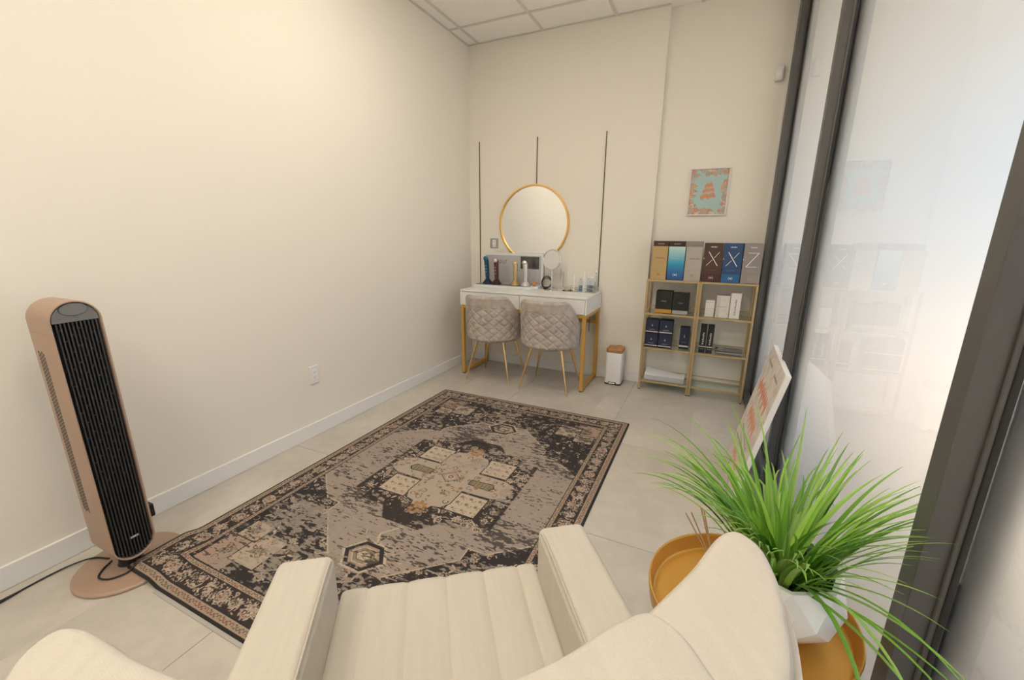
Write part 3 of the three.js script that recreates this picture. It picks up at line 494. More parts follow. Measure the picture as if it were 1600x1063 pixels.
  const under = lathe([[0, 0.368], [0.17, 0.368], [0.18, 0.376], [0.18, 0.3845], [0, 0.3845]], 40);
  const legM = std([0.78, 0.52, 0.25], 0.24, 1), footM = std([0.55, 0.5, 0.42], 0.6);
  const spec = [[-1.690, -3.292, 0.0, 'greige velvet tub chair at the wall end of the vanity table'], [-1.155, -3.272, -0.02, 'greige velvet tub chair at the end of the vanity nearer the bin']];
  let first;
  spec.forEach(([x, z, a, label]) => {
    if (!first) {
      first = thing('tub_chair', label, 'chair', [x, 0, z], a, 'velvet chairs at the vanity');
      part('quilted_back', shell2, velvet, first); part('seat', seat, velvet, first); part('seat_pan', under, M.black, first);
      for (const [fx, fz] of [[-0.212, 0.178], [0.212, 0.178], [-0.212, -0.185], [0.212, -0.185]]) { const l = part('leg', bar([fx, 0.006, fz], [fx * 0.60, 0.370, fz * 0.62], 0.0065, 0.0135, 16), legM, first); part('foot', lathe([[0, 0], [0.011, 0], [0.011, 0.004], [0.006, 0.007], [0, 0.007]], 16), footM, l, [fx, 0, fz]); }
    } else { const c = first.clone(); c.name = numbered('tub_chair'); c.userData = { label, category: 'chair', group: 'velvet chairs at the vanity' }; c.position.set(x, 0, z); c.rotation.y = a; scene.add(c); }
  });
}

/* ------------------------------------------------------------------ end wall: mirror, trim strips, outlets, picture, sensor */
{
  const m = thing('round_mirror', 'large round wall mirror with a thin gold rim above the vanity', 'mirror', [-1.526, 1.375, ZB]);
  part('glass', new THREE.CylinderGeometry(0.330, 0.330, 0.008, 96).rotateX(Math.PI / 2).translate(0, 0, 0.008), M.mirror, m);
  part('rim', lathe([[0.328, 0.0], [0.341, 0.0], [0.343, 0.002], [0.343, 0.024], [0.340, 0.026], [0.330, 0.026], [0.328, 0.024], [0.328, 0.0]], 110).rotateX(Math.PI / 2), M.gold, m);
}
{
  const st = std([0.13, 0.095, 0.055], 0.45, 0.4);
  for (const [x, y0, y1, label] of [[-2.090, 0.80, 2.116, 'thin dark vertical trim strip on the wall near the corner'], [-1.505, 1.722, 2.113, 'short thin dark vertical trim strip above the round mirror'], [-0.893, 0.80, 2.107, 'thin dark vertical trim strip right of the round mirror']]) {
    const t = thing('wall_strip', label, 'trim strip', [x, y0, ZB], 0, 'strips on the vanity wall');
    part('strip', span(-0.0042, 0.0042, 0, y1 - y0, 0, 0.006, 0.0012), st, t);
  }
}
function outlet(name, label, pos, turn, plate, face, w, h) {
  const o = thing(name, label, 'outlet', pos, turn);
  part('cover_plate', span(-w / 2, w / 2, -h / 2, h / 2, 0, 0.006, 0.003), plate, o);
  part('receptacle', span(-0.018, 0.018, -0.034, 0.034, 0.0055, 0.008, 0.002), face, o);
  for (const s of [-1, 1]) { for (const x of [-0.0065, 0.0065]) part('slot', span(x - 0.0012, x + 0.0012, s * 0.0165 - 0.002, s * 0.0165 + 0.007, 0.0075, 0.0083, 0.0003, 1), M.black, o); part('ground_hole', new THREE.CylinderGeometry(0.0024, 0.0024, 0.0009, 12).rotateX(Math.PI / 2).translate(0, s * 0.0165 - 0.008, 0.0079), M.black, o); }
}
outlet('wall_outlet', 'white power outlet low on the long left wall', [XL, 0.402, -1.765], Math.PI / 2, M.white, std([0.86, 0.86, 0.84], 0.35), 0.072, 0.116);
outlet('wall_outlet', 'metal framed power outlet on the wall left of the round mirror', [-1.934, 1.193, ZB], 0, std([0.42, 0.42, 0.40], 0.35, 0.7), M.white, 0.088, 0.092);
{
  const p = thing('framed_print', 'small framed pastel floral print with orange lettering above the shelves', 'picture', [-0.083, 1.61, ZR]);
  const w = 0.282, h = 0.352;
  part('frame', merge([span(-w / 2, w / 2, h / 2 - 0.008, h / 2, 0, 0.02), span(-w / 2, w / 2, -h / 2, -h / 2 + 0.008, 0, 0.02), span(-w / 2, -w / 2 + 0.008, -h / 2 + 0.008, h / 2 - 0.008, 0, 0.02), span(w / 2 - 0.008, w / 2, -h / 2 + 0.008, h / 2 - 0.008, 0, 0.02)]), std([0.80, 0.78, 0.73], 0.4), p);
  const tex = canvasTex(512, 640, (c, W, H) => {
    c.fillStyle = '#a9c4c2'; c.fillRect(0, 0, W, H);
    const cs = ['#c99f8b', '#b9a79a', '#d3b49e', '#c78f7c', '#b7b0a6', '#cfa27f', '#a8a49b', '#d9c0ad'];
    for (let k = 0; k < 150; k++) { const a = rnd() * 6.283, sx = Math.cos(a), sy = Math.sin(a), f = 1 / Math.max(Math.abs(sx), Math.abs(sy)) , t = rr(0.76, 1.02), x = W / 2 + sx * f * W / 2 * t, y = H / 2 + sy * f * H / 2 * t, r = rr(12, 40); c.fillStyle = cs[Math.floor(rnd() * 8)]; for (let q = 0; q < 6; q++) { c.beginPath(); c.ellipse(x + Math.cos(q) * r * 0.5, y + Math.sin(q) * r * 0.5, r * 0.55, r * 0.34, q, 0, 7); c.fill(); } c.fillStyle = '#8f9787'; c.beginPath(); c.ellipse(x + r, y, r * 0.5, r * 0.16, a, 0, 7); c.fill(); }
    c.strokeStyle = '#cf8f68'; c.lineCap = 'round'; // brush lettering, three illegible lines
    for (const [y, w, lw] of [[235, 100, 11], [305, 150, 12], [385, 190, 20]]) { c.lineWidth = lw; c.beginPath(); for (let k = 0; k <= 24; k++) { const x = W / 2 - w / 2 + w * k / 24, yy = y + Math.sin(k * 1.9) * 24 - k * 0.8; k ? c.lineTo(x, yy) : c.moveTo(x, yy); } c.stroke(); }
  });
  part('print', new THREE.PlaneGeometry(w - 0.016, h - 0.016).translate(0, 0, 0.010), std([1, 1, 1], 0.5, 0, { map: tex }), p);
  part('backing', span(-w / 2 + 0.008, w / 2 - 0.008, -h / 2 + 0.008, h / 2 - 0.008, 0.001, 0.009), M.white, p);
}
{
  const s = thing('motion_sensor', 'small white motion sensor high on the wall beside the window post', 'sensor', [0.287, 2.382, ZR]);
  part('housing', span(-0.026, 0.026, -0.047, 0.047, 0, 0.034, 0.010, 4), M.white, s);
  part('lens', span(-0.016, 0.016, -0.030, 0.008, 0.031, 0.037, 0.006, 3), std([0.86, 0.86, 0.84], 0.3), s);
}

/* ------------------------------------------------------------------ things on the vanity */
const TT = 0.7952;
const smallType = (c, x, y, w, h, col, n = 9) => { c.fillStyle = col; for (let k = 0; k < n; k++) { const cw = w / n; c.fillRect(x + k * cw, y + (k % 3 === 1 ? 0 : h * 0.25), cw * 0.62, h * (k % 3 === 1 ? 1 : 0.75)); } };
{
  const silver = std([0.50, 0.50, 0.50], 0.35, 0.35), shellM = std([0.70, 0.74, 0.75], 0.3);
  const d = thing('beauty_console', 'silver fold-up skincare console with a screen standing on the vanity', 'device', [-1.70, TT, -3.55]);
  const tray = new THREE.Shape(); tray.moveTo(-0.31, -0.10); tray.lineTo(-0.31, 0.085); tray.quadraticCurveTo(-0.31, 0.10, -0.295, 0.10); tray.lineTo(0.20, 0.10); tray.quadraticCurveTo(0.225, 0.10, 0.24, 0.085); tray.lineTo(0.305, 0.0); tray.lineTo(0.305, -0.10); tray.closePath();
  part('base_tray', toCreasedNormals(new THREE.ExtrudeGeometry(tray, { depth: 0.018, bevelEnabled: true, bevelThickness: 0.003, bevelSize: 0.003, bevelOffset: -0.003, bevelSegments: 3 }).rotateX(Math.PI / 2).translate(0, 0.021, 0), 0.5), shellM, d);
  part('tray_mat', span(-0.30, 0.21, 0.0238, 0.0258, -0.085, 0.075, 0.001), std([0.22, 0.19, 0.185], 0.5), d);
  const panel = new THREE.Shape(); { const w0 = -0.305, w1 = 0.305, h = 0.300, r = 0.03; panel.moveTo(w0, 0); panel.lineTo(w1, 0); panel.lineTo(w1, h - r); panel.quadraticCurveTo(w1, h, w1 - r, h); panel.lineTo(w0 + r, h); panel.quadraticCurveTo(w0, h, w0, h - r); panel.closePath(); }
  const lid = part('lid', toCreasedNormals(new THREE.ExtrudeGeometry(panel, { depth: 0.02, bevelEnabled: true, bevelThickness: 0.004, bevelSize: 0.004, bevelOffset: -0.004, bevelSegments: 3, curveSegments: 12 }).translate(0, 0.012, -0.130), 0.5), shellM, d);
  part('lid_face', span(-0.288, 0.288, 0.03, 0.292, -0.108, -0.1035, 0.004), silver, lid);
  part('screen', span(0.083, 0.270, 0.172, 0.284, -0.1045, -0.1015, 0.002), phys([0.05, 0.047, 0.046], 0.12, 0, { clearcoat: 1, clearcoatRoughness: 0.05 }), lid);
  part('lettering', new THREE.PlaneGeometry(0.15, 0.07), std([1, 1, 1], 0.5, 0, { map: canvasTex(300, 140, (c, W, H) => { c.fillStyle = '#b9b9b8'; c.fillRect(0, 0, W, H); c.fillStyle = '#55565a'; c.font = '120px sans-serif'; c.textBaseline = 'middle'; c.fillText('our', 84, H / 2); c.font = '30px sans-serif'; c.fillText('+', 272, 30); }) }), lid, [-0.115, 0.235, -0.1030]);
  // handpieces standing in the tray
  const hp = [['blue handheld skincare wand at the left of the console tray', [0.004, 0.062, 0.115], [0.012, 0.018, 0.06], [-1.915, -3.555], 0.262, [0.01, 0.16, 0.30], -0.10],
    ['dark red handheld skincare wand with a pale head on the console tray', [0.10, 0.022, 0.018], [0.03, 0.012, 0.014], [-1.812, -3.540], 0.246, [0.62, 0.56, 0.48], -0.03],
    ['gold handheld skincare wand on the console tray', [0.62, 0.46, 0.23], [0.55, 0.36, 0.17], [-1.618, -3.540], 0.225, [0.70, 0.55, 0.33], 0.0],
    ['silver handheld skincare wand in front of the console screen', [0.72, 0.72, 0.70], [0.62, 0.62, 0.63], [-1.512, -3.535], 0.235, [0.78, 0.78, 0.76], -0.06]];
  for (const [label, col, dk, [x, z], h, head, lean] of hp) {
    const t = thing('skincare_wand', label, 'wand', [x, TT + 0.026, z], 0, 'wands on the console tray');
    const met = col[0] > 0.5 ? 0.7 : 0.2, mm = std(col, 0.3, met);
    part('stand', lathe([[0, 0], [0.047, 0], [0.049, 0.004], [0.047, 0.010], [0.024, 0.038], [0.018, 0.046], [0, 0.046]], 32), std(dk, 0.35, met), t);
    const g = lathe([[0.0165, 0.046], [0.019, 0.08], [0.020, 0.14], [0.022, h - 0.05], [0.021, h - 0.03], [0.012, h - 0.012], [0, h - 0.008]], 28), p = g.attributes.position; for (let i = 0; i < p.count; i++) { const y = p.getY(i); p.setX(i, p.getX(i) + lean * Math.pow(Math.max(0, y - 0.046), 1.2)); } g.computeVertexNormals();
    part('grip', g, mm, t);
    part('treatment_head', new THREE.SphereGeometry(0.021, 24, 16).scale(1.05, 1, 0.7).translate(lean * Math.pow(h - 0.08, 1.2) - 0.003, h - 0.026, 0.012), std(head, 0.25, met), t);
    for (let k = 0; k < 3; k++) part('button', span(-0.005, 0.005, 0, 0.008, 0, 0.002, 0.0008), std([0.5, 0.52, 0.54], 0.4), t, [lean * Math.pow(h * 0.62 - k * 0.028 - 0.046, 1.2), h * 0.62 - k * 0.028, 0.020]);
  }
  const fl = thing('orange_flower_cap', 'small orange flower shaped attachment on the console tray', 'attachment', [-1.445, TT + 0.0245, -3.575]);
  for (let k = 0; k < 8; k++) part('petal', new THREE.SphereGeometry(0.015, 12, 8).scale(0.7, 1.35, 0.45).rotateX(0.5).translate(0, 0.020, 0.016).rotateY(k * Math.PI / 4), std([0.72, 0.30, 0.10], 0.45), fl);
  part('core', new THREE.SphereGeometry(0.014, 16, 12).translate(0, 0.0138, 0), std([0.75, 0.42, 0.16], 0.45), fl);
  const cb = thing('coiled_cable', 'black cable coiled beside the console on the vanity', 'cable', [-1.345, TT, -3.640]);
  part('coil', merge([0, 1, 2].map((k) => new THREE.TorusGeometry(0.055 - k * 0.006, 0.0035, 8, 40).rotateY(0.3 * k - 0.3).rotateX(-0.2).translate(0.004 * k - 0.005, 0.062 - 0.004 * k, 0.004 * k))), M.black, cb);
  part('plug', span(-0.016, 0.016, 0.0, 0.022, 0.0, 0.05, 0.004), M.black, cb);
}
{
  const m = thing('makeup_mirror', 'small round chrome makeup mirror on a stand on the vanity', 'mirror', [-1.272, TT, -3.560], 0.10);
  part('stand_base', lathe([[0, 0], [0.062, 0], [0.064, 0.003], [0.060, 0.007], [0.012, 0.012], [0, 0.012]], 44), M.chrome, m);
  part('stem', bar([0, 0.011, 0], [0, 0.178, 0], 0.0055, 0.0045, 14), M.chrome, m);
  const h = new THREE.Group(); h.name = 'mirror_head'; h.position.set(0, 0.268, 0); h.rotation.set(-0.10, -0.32, 0); m.add(h);
  part('rim', lathe([[0.083, -0.010], [0.090, -0.010], [0.092, 0], [0.090, 0.010], [0.083, 0.010], [0.083, -0.010]], 64).rotateX(Math.PI / 2), M.chrome, h);
  part('glass', new THREE.CylinderGeometry(0.084, 0.084, 0.012, 64).rotateX(Math.PI / 2), M.mirror, h);
}
{
  const a = thing('acrylic_stand', 'tall clear acrylic card stand on the vanity', 'stand', [-1.170, TT, -3.585], 0.05);
  part('upright_sheet', span(-0.032, 0.032, 0, 0.190, -0.002, 0.002, 0.001), M.clear, a);
  part('foot_sheet', span(-0.032, 0.032, 0, 0.004, 0.0025, 0.060, 0.001), M.clear, a);
  part('grey_card', span(-0.008, 0.008, 0.03, 0.165, 0.0022, 0.003, 0.0003), std([0.42, 0.40, 0.44], 0.6), a);
  const t = thing('mirrored_tray', 'rectangular clear tray with gold wire rim holding small bottles on the vanity', 'tray', [-0.995, TT, -3.565]);
  part('bottom', span(-0.125, 0.125, 0, 0.005, -0.085, 0.085, 0.001), phys([0.85, 0.87, 0.86], 0.08, 0.3), t);
  for (const y of [0.012, 0.042]) part('wire_rim', merge([bar([-0.122, y, -0.082], [0.122, y, -0.082], 0.0016), bar([-0.122, y, 0.082], [0.122, y, 0.082], 0.0016), bar([-0.122, y, -0.082], [-0.122, y, 0.082], 0.0016), bar([0.122, y, -0.082], [0.122, y, 0.082], 0.0016)]), M.paleGold, t);
  for (const [x, z] of [[-0.122, -0.082], [0.122, -0.082], [-0.122, 0.082], [0.122, 0.082]]) part('corner_post', bar([x, 0.003, z], [x, 0.044, z], 0.0025), M.paleGold, t);
  const glassM = phys([0.86, 0.92, 0.95], 0.03, 0, { transmission: 0.9, thickness: 0, ior: 1.45 });
  const items = [['slim white serum tube standing in the clear tray', 'tube', -1.058, -3.545, 0.0085, 0.150, [0.84, 0.84, 0.82], null], ['blue tinted glass vial in the clear tray', 'vial', -1.005, -3.560, 0.017, 0.115, null, [0.10, 0.22, 0.34]], ['tall white tipped applicator in the clear tray', 'tube', -0.968, -3.545, 0.0105, 0.175, [0.82, 0.84, 0.84], null], ['clear glass vial with blue liquid in the clear tray', 'vial', -0.938, -3.575, 0.016, 0.130, null, [0.16, 0.30, 0.44]], ['clear bottle with a black label in the clear tray', 'bottle', -0.903, -3.545, 0.020, 0.130, null, [0.02, 0.02, 0.02]], ['tallest clear bottle at the rear corner of the tray', 'bottle', -0.890, -3.625, 0.014, 0.175, null, [0.6, 0.62, 0.64]], ['short clear jar at the front of the tray', 'jar', -1.025, -3.505, 0.016, 0.045, null, [0.6, 0.6, 0.56]]];
  for (const [label, kind, x, z, r, h, solid, inn] of items) {
    const b = thing(kind === 'tube' ? 'serum_tube' : kind === 'vial' ? 'glass_vial' : kind === 'jar' ? 'glass_jar' : 'glass_bottle', label, kind, [x, TT + 0.0052, z], 0, 'small bottles in the clear tray');
    if (solid) { part('body', lathe([[0, 0], [r, 0], [r, h * 0.6], [r * 0.8, h * 0.63], [0, h * 0.63]], 20), std([0.72, 0.78, 0.80], 0.3), b); part('cap', lathe([[0, h * 0.631], [r * 0.75, h * 0.631], [r * 0.62, h * 0.97], [0, h]], 20), std(solid, 0.3), b); }
    else { part('glass', lathe([[0, 0], [r, 0], [r, h * 0.75], [r * 0.55, h * 0.84], [r * 0.55, h * 0.88]], 24), glassM, b); part('filling', lathe([[0, 0.003], [r * 0.8, 0.003], [r * 0.8, h * 0.45], [0, h * 0.45]], 20), std(inn, 0.25), b); part('cap', lathe([[0, h], [r * 0.6, h], [r * 0.62, h * 0.881], [0, h * 0.881]], 20), inn[0] < 0.05 ? M.white : M.chrome, b); }
  }
  const cm = thing('sunglasses', 'folded dark tinted glasses lying at the front of the vanity', 'glasses', [-1.108, TT, -3.520], 0.3);
  for (const s of [-1, 1]) part('lens', new THREE.SphereGeometry(0.022, 20, 10, 0, Math.PI * 2, 0, 0.9).scale(1, 0.5, 0.8).rotateX(0.5).translate(s * 0.025, 0.006, 0), std([0.05, 0.048, 0.04], 0.15), cm);
  part('frame', merge([bar([-0.05, 0.012, -0.01], [0.05, 0.012, -0.01], 0.0018), bar([-0.05, 0.012, -0.01], [0.03, 0.003, -0.035], 0.0015), bar([0.05, 0.012, -0.01], [-0.03, 0.003, -0.03], 0.0015)]), M.black, cm);
}

/* ------------------------------------------------------------------ pedal bin */
{
  const bamboo = std([1, 1, 1], 0.5, 0, { map: dataTex(128, 128, (i, j) => { const s = N1(i / 2.5, j / 60) * 40 + (i % 18 < 1 ? -30 : 0); return [184 + s - 20, 134 + s - 20, 82 + s - 20]; }, true, [6, 6]) });
  const b = thing('pedal_bin', 'small white pedal bin with a bamboo lid between vanity and shelves', 'bin', [-0.676, 0, -3.622]);
  const rr2 = (w, d, r) => { const s = new THREE.Shape(); s.moveTo(-w + r, -d); s.lineTo(w - r, -d); s.quadraticCurveTo(w, -d, w, -d + r); s.lineTo(w, d - r); s.quadraticCurveTo(w, d, w - r, d); s.lineTo(-w + r, d); s.quadraticCurveTo(-w, d, -w, d - r); s.lineTo(-w, -d + r); s.quadraticCurveTo(-w, -d, -w + r, -d); return s; };
  const ex = (w, d, r, h, y, bv) => toCreasedNormals(new THREE.ExtrudeGeometry(rr2(w, d, r), { depth: h - 2 * bv, bevelEnabled: true, bevelThickness: bv, bevelSize: bv, bevelOffset: -bv, bevelSegments: 3, curveSegments: 10 }).rotateX(-Math.PI / 2).translate(0, y + bv, 0), 0.6);
  part('foot_ring', ex(0.072, 0.078, 0.028, 0.012, 0, 0.002), M.black, b);
  part('body', ex(0.071, 0.077, 0.028, 0.276, 0.012, 0.003), M.white, b);
  const lid = part('lid', ex(0.070, 0.076, 0.027, 0.036, 0.2885, 0.008), bamboo, b); metric(lid.geometry);
  part('hinge', span(-0.004, 0.046, 0.300, 0.325, -0.0795, -0.072, 0.002), M.black, b);
  part('pedal', span(-0.028, 0.028, 0.014, 0.022, 0.074, 0.096, 0.003), M.chrome, b);
  part('pedal_slot', span(-0.034, 0.034, 0.013, 0.026, 0.0765, 0.0778, 0.001), M.black, b);
}

/* ------------------------------------------------------------------ two gold etagere shelves and what stands on them */
const LV = [0.085, 0.372, 0.662, 0.935];
function shelfUnit(x0, x1, label) {
  const zf = -3.546, zb = -3.766, s = thing('etagere_shelf', label, 'shelf', [(x0 + x1) / 2, 0, (zf + zb) / 2], 0, 'gold shelves at the end wall');
  const hw = (x1 - x0) / 2, hd = (zf - zb) / 2, t = 0.008;
  for (const sx of [-1, 1]) for (const sz of [-1, 1]) { const l = part('post', span(sx * (hw - t) - t, sx * (hw - t) + t, 0.008, LV[3], sz * (hd - t) - t, sz * (hd - t) + t, 0.0015), M.paleGold, s); part('foot', new THREE.CylinderGeometry(0.007, 0.007, 0.0085, 14).translate(sx * (hw - t), 0.00425, sz * (hd - t)), M.black, l); }
  for (const y of LV) {
    for (const sz of [-1, 1]) part('shelf_rail', span(-hw + 2 * t, hw - 2 * t, y - 0.016, y, sz * (hd - t) - t + 0.0004, sz * (hd - t) + t - 0.0004, 0.0015), M.paleGold, s);
    for (const sx of [-1, 1]) part('side_rail', span(sx * (hw - t) - t + 0.0004, sx * (hw - t) + t - 0.0004, y - 0.016, y, -hd + 2 * t, hd - 2 * t, 0.0015), M.paleGold, s);
    part('glass_shelf', span(-hw + 2 * t, hw - 2 * t, y - 0.006, y - 0.0005, -hd + 2 * t, hd - 2 * t, 0.001), M.shelfGlass, s);
    if (y < 0.9) { part('guard_rail', span(-hw + 2 * t, hw - 2 * t, y + 0.030, y + 0.037, -hd + 0.004, -hd + 0.011, 0.001), M.paleGold, s); }
  }
}
shelfUnit(-0.456, -0.063, 'gold framed glass shelf unit holding the navy boxes, nearer the bin');
shelfUnit(-0.060, 0.333, 'gold framed glass shelf unit beside the window post');
function carton(name, label, cat, x0, x1, y0, y1, zFront, depth, colour, draw, group, rough = 0.55, lean = 0) {
  const w = x1 - x0, h = y1 - y0, o = thing(name, label, cat, [(x0 + x1) / 2, y0, zFront - depth / 2], 0, group);
  o.rotation.x = lean; if (lean) o.position.y += Math.abs(Math.sin(lean)) * depth / 2 + 0.0006;
  part('carton', span(-w / 2 + 0.0006, w / 2 - 0.0006, 0, h, -depth / 2, depth / 2, 0.0015), std(colour, rough), o);
  if (draw) { const W = 256, H = Math.max(32, Math.round(256 * h / w / 16) * 16); part('printed_front', new THREE.PlaneGeometry(w - 0.004, h - 0.003).translate(0, h / 2, depth / 2 + 0.0005), std([1, 1, 1], rough, 0, { map: canvasTex(W, Math.min(1024, H), draw) }), o); }
  return o;
}
{
  const ring = (c, W, y, col, s) => { c.strokeStyle = col; c.lineWidth = 5 * s; c.lineCap = 'butt'; for (const a of [0, Math.PI]) { c.beginPath(); c.arc(W / 2, y, 24 * s, a - 0.9, a + 0.9); c.stroke(); } c.fillStyle = col; c.beginPath(); c.arc(W / 2, y, 10 * s, 0, 7); c.fill(); };
  const flat = (bg) => (c, W, H) => { c.fillStyle = bg; c.fillRect(0, 0, W, H); };
  const y0 = LV[3], zF = -3.565;
  carton('gold_box', 'gold carton at the bin end of the top shelf row', 'box', -0.432, -0.316, y0, 1.196, zF, 0.05, '#b59a66', (c, W, H) => { flat('#b89d69')(c, W, H); c.fillStyle = '#a98c54'; c.fillRect(0, H * 0.72, W, 3); c.fillRect(0, 4, W, 3); smallType(c, W * 0.2, H * 0.32, W * 0.62, 26, '#87703f', 10); smallType(c, W * 0.25, H * 0.46, W * 0.5, 7, '#8d764a', 14); ring(c, W, H * 0.85, '#5e4d29', 1.1); }, 'cartons on the top shelf');
  carton('blue_gradient_box', 'carton printed from pale aqua to deep blue on the top shelf', 'box', -0.312, -0.188, y0, 1.196, zF, 0.05, '#1e3f66', (c, W, H) => { const g = c.createLinearGradient(0, 0, 0, H); g.addColorStop(0, '#c5dcd2'); g.addColorStop(0.28, '#86bfcb'); g.addColorStop(0.52, '#2f97bd'); g.addColorStop(0.72, '#2d73a9'); g.addColorStop(1, '#2a4f8d'); c.fillStyle = g; c.fillRect(0, 0, W, H); smallType(c, W * 0.2, H * 0.33, W * 0.6, 20, '#9fbcae', 10); ring(c, W, H * 0.84, '#dfe8ee', 1.25); }, 'cartons on the top shelf');
  carton('silver_box', 'silver grey carton at the middle of the top shelf row', 'box', -0.185, -0.066, y0, 1.196, zF, 0.05, '#aca59a', (c, W, H) => { flat('#b0a99e')(c, W, H); c.fillStyle = '#9b9489'; c.fillRect(0, H * 0.70, W, 3); smallType(c, W * 0.25, H * 0.32, W * 0.62, 24, '#78726a', 10); smallType(c, W * 0.3, H * 0.44, W * 0.5, 7, '#908a80', 14); ring(c, W, H * 0.84, '#7b756d', 1.1); }, 'cartons on the top shelf');
  const brown = (c, W, H) => { flat('#43302a')(c, W, H); smallType(c, W * 0.3, 34, W * 0.42, 16, '#c9b9ac', 8); };
  carton('brown_box', 'dark brown carton standing behind the gold carton', 'box', -0.436, -0.317, y0, 1.236, zF - 0.053, 0.05, '#3f2d27', brown, 'cartons on the top shelf');
  carton('brown_box', 'dark brown carton standing behind the blue gradient carton', 'box', -0.315, -0.196, y0, 1.236, zF - 0.053, 0.05, '#3f2d27', brown, 'cartons on the top shelf');
  carton('grey_box', 'grey carton standing behind the silver carton', 'box', -0.194, -0.068, y0, 1.236, zF - 0.053, 0.05, '#8c8780', (c, W, H) => { flat('#928d86')(c, W, H); }, 'cartons on the top shelf');
  const letter = (bg, ch, foot, extra) => (c, W, H) => {
    flat(bg)(c, W, H); for (let k = 0; k < 900; k++) { c.fillStyle = `rgba(255,240,230,${(0.02 + 0.05 * rnd()).toFixed(3)})`; c.fillRect(rnd() * W, rnd() * H, 3, 3); }
    smallType(c, W * 0.34, H * 0.075, W * 0.34, 20, '#e6dfda', 7); c.strokeStyle = '#f1ece6'; c.lineWidth = 11; c.lineCap = 'butt';
    const a = W * 0.20, b = W * 0.80, t = H * 0.22, u = H * 0.58;
    if (ch === 'X') { c.beginPath(); c.moveTo(a + 12, t); c.lineTo(b - 6, u); c.stroke(); c.lineWidth = 7; c.beginPath(); c.moveTo(b + 4, t + 4); c.lineTo(W * 0.56, H * 0.375); c.moveTo(W * 0.46, H * 0.43); c.lineTo(a - 8, u); c.stroke(); }
    else { c.lineWidth = 7; c.beginPath(); c.moveTo(a + 6, t + 6); c.lineTo(b, t + 6); c.moveTo(a, u); c.lineTo(b - 8, u); c.stroke(); c.lineWidth = 10; c.beginPath(); c.moveTo(b, t + 6); c.lineTo(a, u); c.stroke(); }
    smallType(c, W * 0.22, H * 0.68, W * 0.5, 7, extra, 14); c.fillStyle = foot; c.fillRect(0, H * 0.78, W, H * 0.22); ring(c, W, H * 0.89, ch === 'Z' ? '#aaa29a' : '#e9e2dc', 1.1);
    c.fillStyle = '#f4efe8'; c.beginPath(); c.moveTo(0, H * 0.37); c.lineTo(14, H * 0.395); c.lineTo(0, H * 0.42); c.fill();
  };
  carton('brown_letter_box', 'brown carton with a large white X on the top shelf', 'box', -0.058, 0.074, y0, 1.226, zF, 0.095, '#2c1d19', letter('#4d352d', 'X', '#4a2a20', '#a5604e'), 'lettered cartons on the top shelf');
  carton('blue_letter_box', 'blue carton with a large white X on the top shelf', 'box', 0.076, 0.204, y0, 1.226, zF, 0.095, '#16233a', letter('#2b4a73', 'X', '#2a6396', '#6d8fb8'), 'lettered cartons on the top shelf');
  carton('grey_letter_box', 'grey carton with a large white Z on the top shelf', 'box', 0.207, 0.333, y0, 1.226, zF, 0.095, '#6f6a68', letter('#8d8784', 'Z', '#928c86', '#aaa39d'), 'lettered cartons on the top shelf');

  const z2 = -3.590, ya = LV[2];
  const blk = (base) => (c, W, H) => { flat('#1f1f1e')(c, W, H); c.fillStyle = base; c.fillRect(0, H * 0.82, W, H * 0.18); smallType(c, W * 0.33, H * 0.42, W * 0.34, 16, '#a9a59d', 6); smallType(c, W * 0.42, H * 0.52, W * 0.16, 6, '#7d7a74', 6); };
  carton('black_gold_box', 'square black carton with a gold foot on the second shelf', 'box', -0.378, -0.250, ya, 0.842, z2, 0.11, '#232322', blk('#c08f3e'), 'cartons on the second shelf');
  carton('black_silver_box', 'square black carton with a silver foot on the second shelf', 'box', -0.247, -0.127, ya, 0.830, z2, 0.11, '#232322', blk('#a5a6a2'), 'cartons on the second shelf');
  const wht = (c, W, H) => { flat('#d9d4cd')(c, W, H); smallType(c, W * 0.12, H * 0.2, W * 0.7, 16, '#6d6862', 9); smallType(c, W * 0.12, H * 0.55, W * 0.55, 7, '#a7a29b', 12); };
  const wht2 = (c, W, H) => { flat('#d6d1c9')(c, W, H); smallType(c, W * 0.45, H * 0.28, W * 0.4, 7, '#aaa59d', 10); smallType(c, W * 0.45, H * 0.42, W * 0.36, 7, '#b4afa8', 10); c.fillStyle = '#c9c2b4'; c.fillRect(0, 0, W * 0.3, H); smallType(c, W * 0.03, H * 0.85, W * 0.2, 9, '#8c8477', 4); };
  carton('white_box', 'lower of two small white cartons stacked on the second shelf', 'box', -0.006, 0.060, ya, 0.727, z2, 0.07, '#cfcac2', wht, 'white cartons on the second shelf');
  carton('white_box', 'upper of two small white cartons stacked on the second shelf', 'box', -0.006, 0.060, 0.7275, 0.793, z2, 0.07, '#cfcac2', wht, 'white cartons on the second shelf');
  carton('white_box', 'lower of two wide white cartons in the middle of the second shelf', 'box', 0.068, 0.162, ya, 0.748, z2, 0.09, '#cbc6bd', wht2, 'white cartons on the second shelf');
  carton('white_box', 'upper of two wide white cartons in the middle of the second shelf', 'box', 0.068, 0.162, 0.7485, 0.834, z2, 0.09, '#cbc6bd', wht2, 'white cartons on the second shelf');
  carton('tall_white_box', 'tall white carton with vertical grey lettering on the second shelf', 'box', 0.165, 0.236, ya, 0.862, z2, 0.07, '#d8d6d2', (c, W, H) => { flat('#dedbd7')(c, W, H); c.fillStyle = '#4a4845'; c.fillRect(0, 0, W, 10); c.save(); c.translate(W * 0.52, H * 0.86); c.rotate(-Math.PI / 2); smallType(c, 0, -20, H * 0.62, 46, '#7d7a77', 9); c.restore(); }, 'white cartons on the second shelf');

